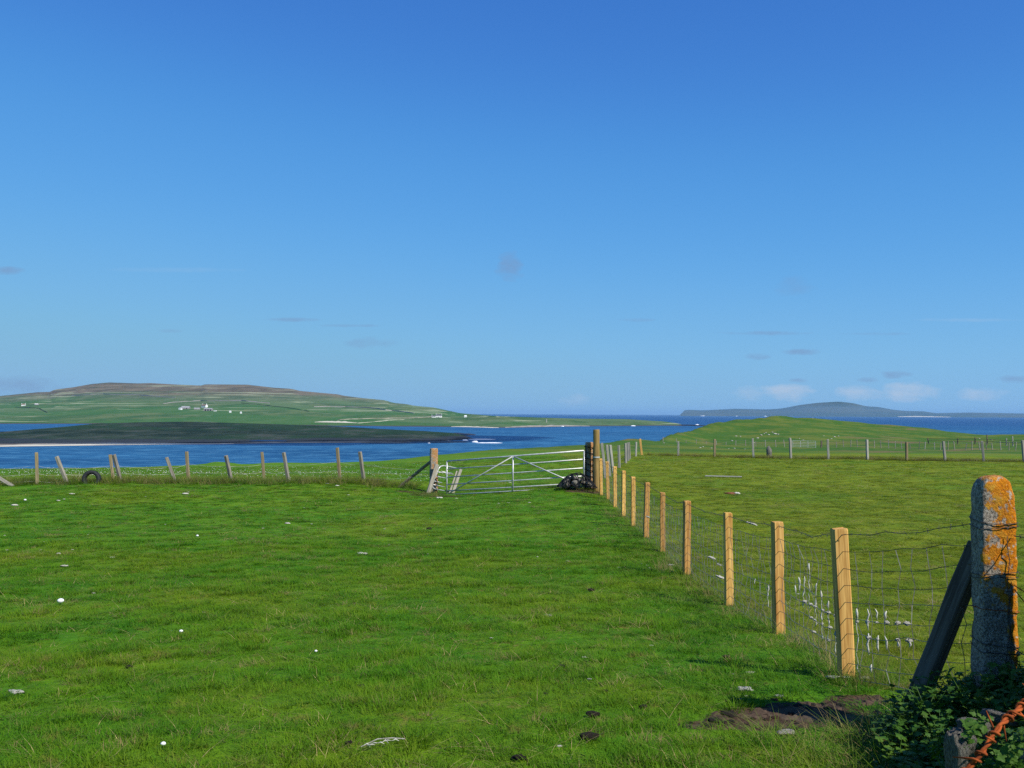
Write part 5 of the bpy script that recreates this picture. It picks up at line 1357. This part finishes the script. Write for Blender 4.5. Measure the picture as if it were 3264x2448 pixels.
# ------------------------------------------------------------------ clouds in the sky (far up, part of the world)
def add_clouds():
    nt = wt; n = nt.nodes; l = nt.links
    def mth(op, a, b=0.0, clamp=False):
        q = n.new('ShaderNodeMath'); q.operation = op; q.use_clamp = clamp
        for s_, v in ((q.inputs[0], a), (q.inputs[1], b)):
            if isinstance(v, bpy.types.NodeSocket): l.new(v, s_)
            else: s_.default_value = v
        return q.outputs[0]
    tc = n.new('ShaderNodeTexCoord'); sep = n.new('ShaderNodeSeparateXYZ'); l.new(tc.outputs['Generated'], sep.inputs[0])
    X, Y, Z = sep.outputs; Yp = mth('MAXIMUM', Y, .05); U = mth('DIVIDE', X, Yp); V = mth('DIVIDE', Z, Yp); front = mth('GREATER_THAN', Y, .05)
    cmb = n.new('ShaderNodeCombineXYZ'); l.new(U, cmb.inputs[0]); l.new(mth('MULTIPLY', V, 2.2), cmb.inputs[1])
    nz = n.new('ShaderNodeTexNoise'); nz.inputs['Scale'].default_value = 38; nz.inputs['Detail'].default_value = 5; nz.inputs['Roughness'].default_value = .6; l.new(cmb.outputs[0], nz.inputs['Vector'])
    nzf = nz.outputs['Fac']
    one = mth('SUBTRACT', 1.0, mth('MULTIPLY', mth('SUBTRACT', nzf, .5), 3.0))
    uvn = n.new('ShaderNodeCombineXYZ'); l.new(U, uvn.inputs[0]); l.new(V, uvn.inputs[1])
    def layer(lst, gain):
        tot = None
        for px, py, w, h, k in lst:
            r_ = ray(px, py)
            q = n.new('ShaderNodeVectorMath'); q.operation = 'MULTIPLY_ADD'; l.new(uvn.outputs[0], q.inputs[0])
            q.inputs[1].default_value = (F / w, F / h, 0); q.inputs[2].default_value = (-r_.x * F / w, -r_.z * F / h, 0)
            d = n.new('ShaderNodeVectorMath'); d.operation = 'DOT_PRODUCT'; l.new(q.outputs[0], d.inputs[0]); l.new(q.outputs[0], d.inputs[1])
            m_ = mth('MULTIPLY', mth('SUBTRACT', one, d.outputs['Value']), k * gain)
            tot = m_ if tot is None else mth('MAXIMUM', tot, m_)
        return mth('MULTIPLY', mth('MINIMUM', tot, .7), front, True)
    grey = layer([(1625, 850, 50, 48, .5), (20, 862, 60, 14, .4), (930, 1019, 90, 8, .42), (1110, 1038, 110, 6, .34), (1180, 1092, 90, 20, .3), (540, 1055, 50, 7, .25),
                  (2530, 915, 70, 34, .2), (2440, 1062, 140, 8, .4), (2035, 1020, 60, 7, .25), (2790, 1064, 130, 6, .22), (2408, 1136, 48, 13, .45), (2552, 1122, 54, 12, .5),
                  (2855, 1194, 54, 15, .65), (2770, 1212, 40, 11, .4), (2545, 1212, 34, 8, .4), (3240, 1208, 70, 14, .5), (50, 1230, 200, 36, .35)], 1.0)
    white = layer([(2505, 1252, 95, 30, .55), (2390, 1258, 60, 26, .3), (2740, 1252, 85, 30, .5), (2900, 1250, 110, 34, .5), (3130, 1256, 90, 24, .35), (1830, 1275, 60, 22, .2),
                   (550, 860, 260, 9, .06), (3080, 1020, 170, 7, .12)], 1.1)
    # film-like response of the clear sky: the same curve for every direction
    k_ = 2.0 ** EXPOSURE
    def scale(c_, f):
        q = n.new('ShaderNodeVectorMath'); q.operation = 'SCALE'; l.new(c_, q.inputs[0]); q.inputs['Scale'].default_value = f; return q.outputs[0]
    cv = n.new('ShaderNodeRGBCurve'); l.new(scale(w_sky.outputs[0], .1), cv.inputs['Color'])
    for ch, pts in enumerate(([(0, 0), (.05, .048), (.09, .098), (.198, .195), (.35, .24), (.54, .25), (1, .27)],
                              [(0, 0), (.05, .10), (.101, .195), (.181, .345), (.372, .475), (.6, .49), (.745, .48), (1, .48)],
                              [(0, 0), (.10, .36), (.235, .61), (.394, .765), (.68, .79), (.87, .73), (1, .72)])):
        c_ = cv.mapping.curves[ch]
        while len(c_.points) < len(pts): c_.points.new(.5, .5)
        for p_, (a, b) in zip(c_.points, pts): p_.location = (a, b)
    cv.mapping.extend = 'HORIZONTAL'; cv.mapping.update()
    base = scale(cv.outputs[0], 10.0 / k_)
    def mix(f, a, b):
        q = n.new('ShaderNodeMix'); q.data_type = 'RGBA'; l.new(f, q.inputs['Factor'])
        A = [i for i in q.inputs if i.name == 'A' and i.type == 'RGBA'][0]; B = [i for i in q.inputs if i.name == 'B' and i.type == 'RGBA'][0]
        l.new(a, A); B.default_value = (*b, 1); return [o for o in q.outputs if o.type == 'RGBA'][0]
    s_ = w_bg.inputs['Strength'].default_value
    c = mix(white, base, tuple(v / s_ / k_ for v in (.50, .60, .74)))
    c = mix(grey, c, tuple(v / s_ / k_ for v in (.20, .31, .52)))
    l.new(c, w_bg.inputs['Color'])
add_clouds()

# ------------------------------------------------------------------ the air
def haze():
    mb = MB(); mb.box((0, 0, 40), (84000, 84000, 170))
    s = bpy.data.materials.new('haze_air'); s.use_nodes = True; nt = s.node_tree; nt.nodes.clear()
    o = nt.nodes.new('ShaderNodeOutputMaterial'); v = nt.nodes.new('ShaderNodeVolumePrincipled')
    v.inputs['Color'].default_value = (.36, .66, 1.0, 1); v.inputs['Density'].default_value = 4.6e-5; v.inputs['Anisotropy'].default_value = 0.0
    nt.links.new(v.outputs[0], o.inputs['Volume'])
    ob = mb.build('haze', s); ob.location = (0, 0, 0)
    return tag(ob, 'thin blue sea haze over the distance', 'haze', kind='stuff')
USE_HAZE = True
if USE_HAZE: haze()
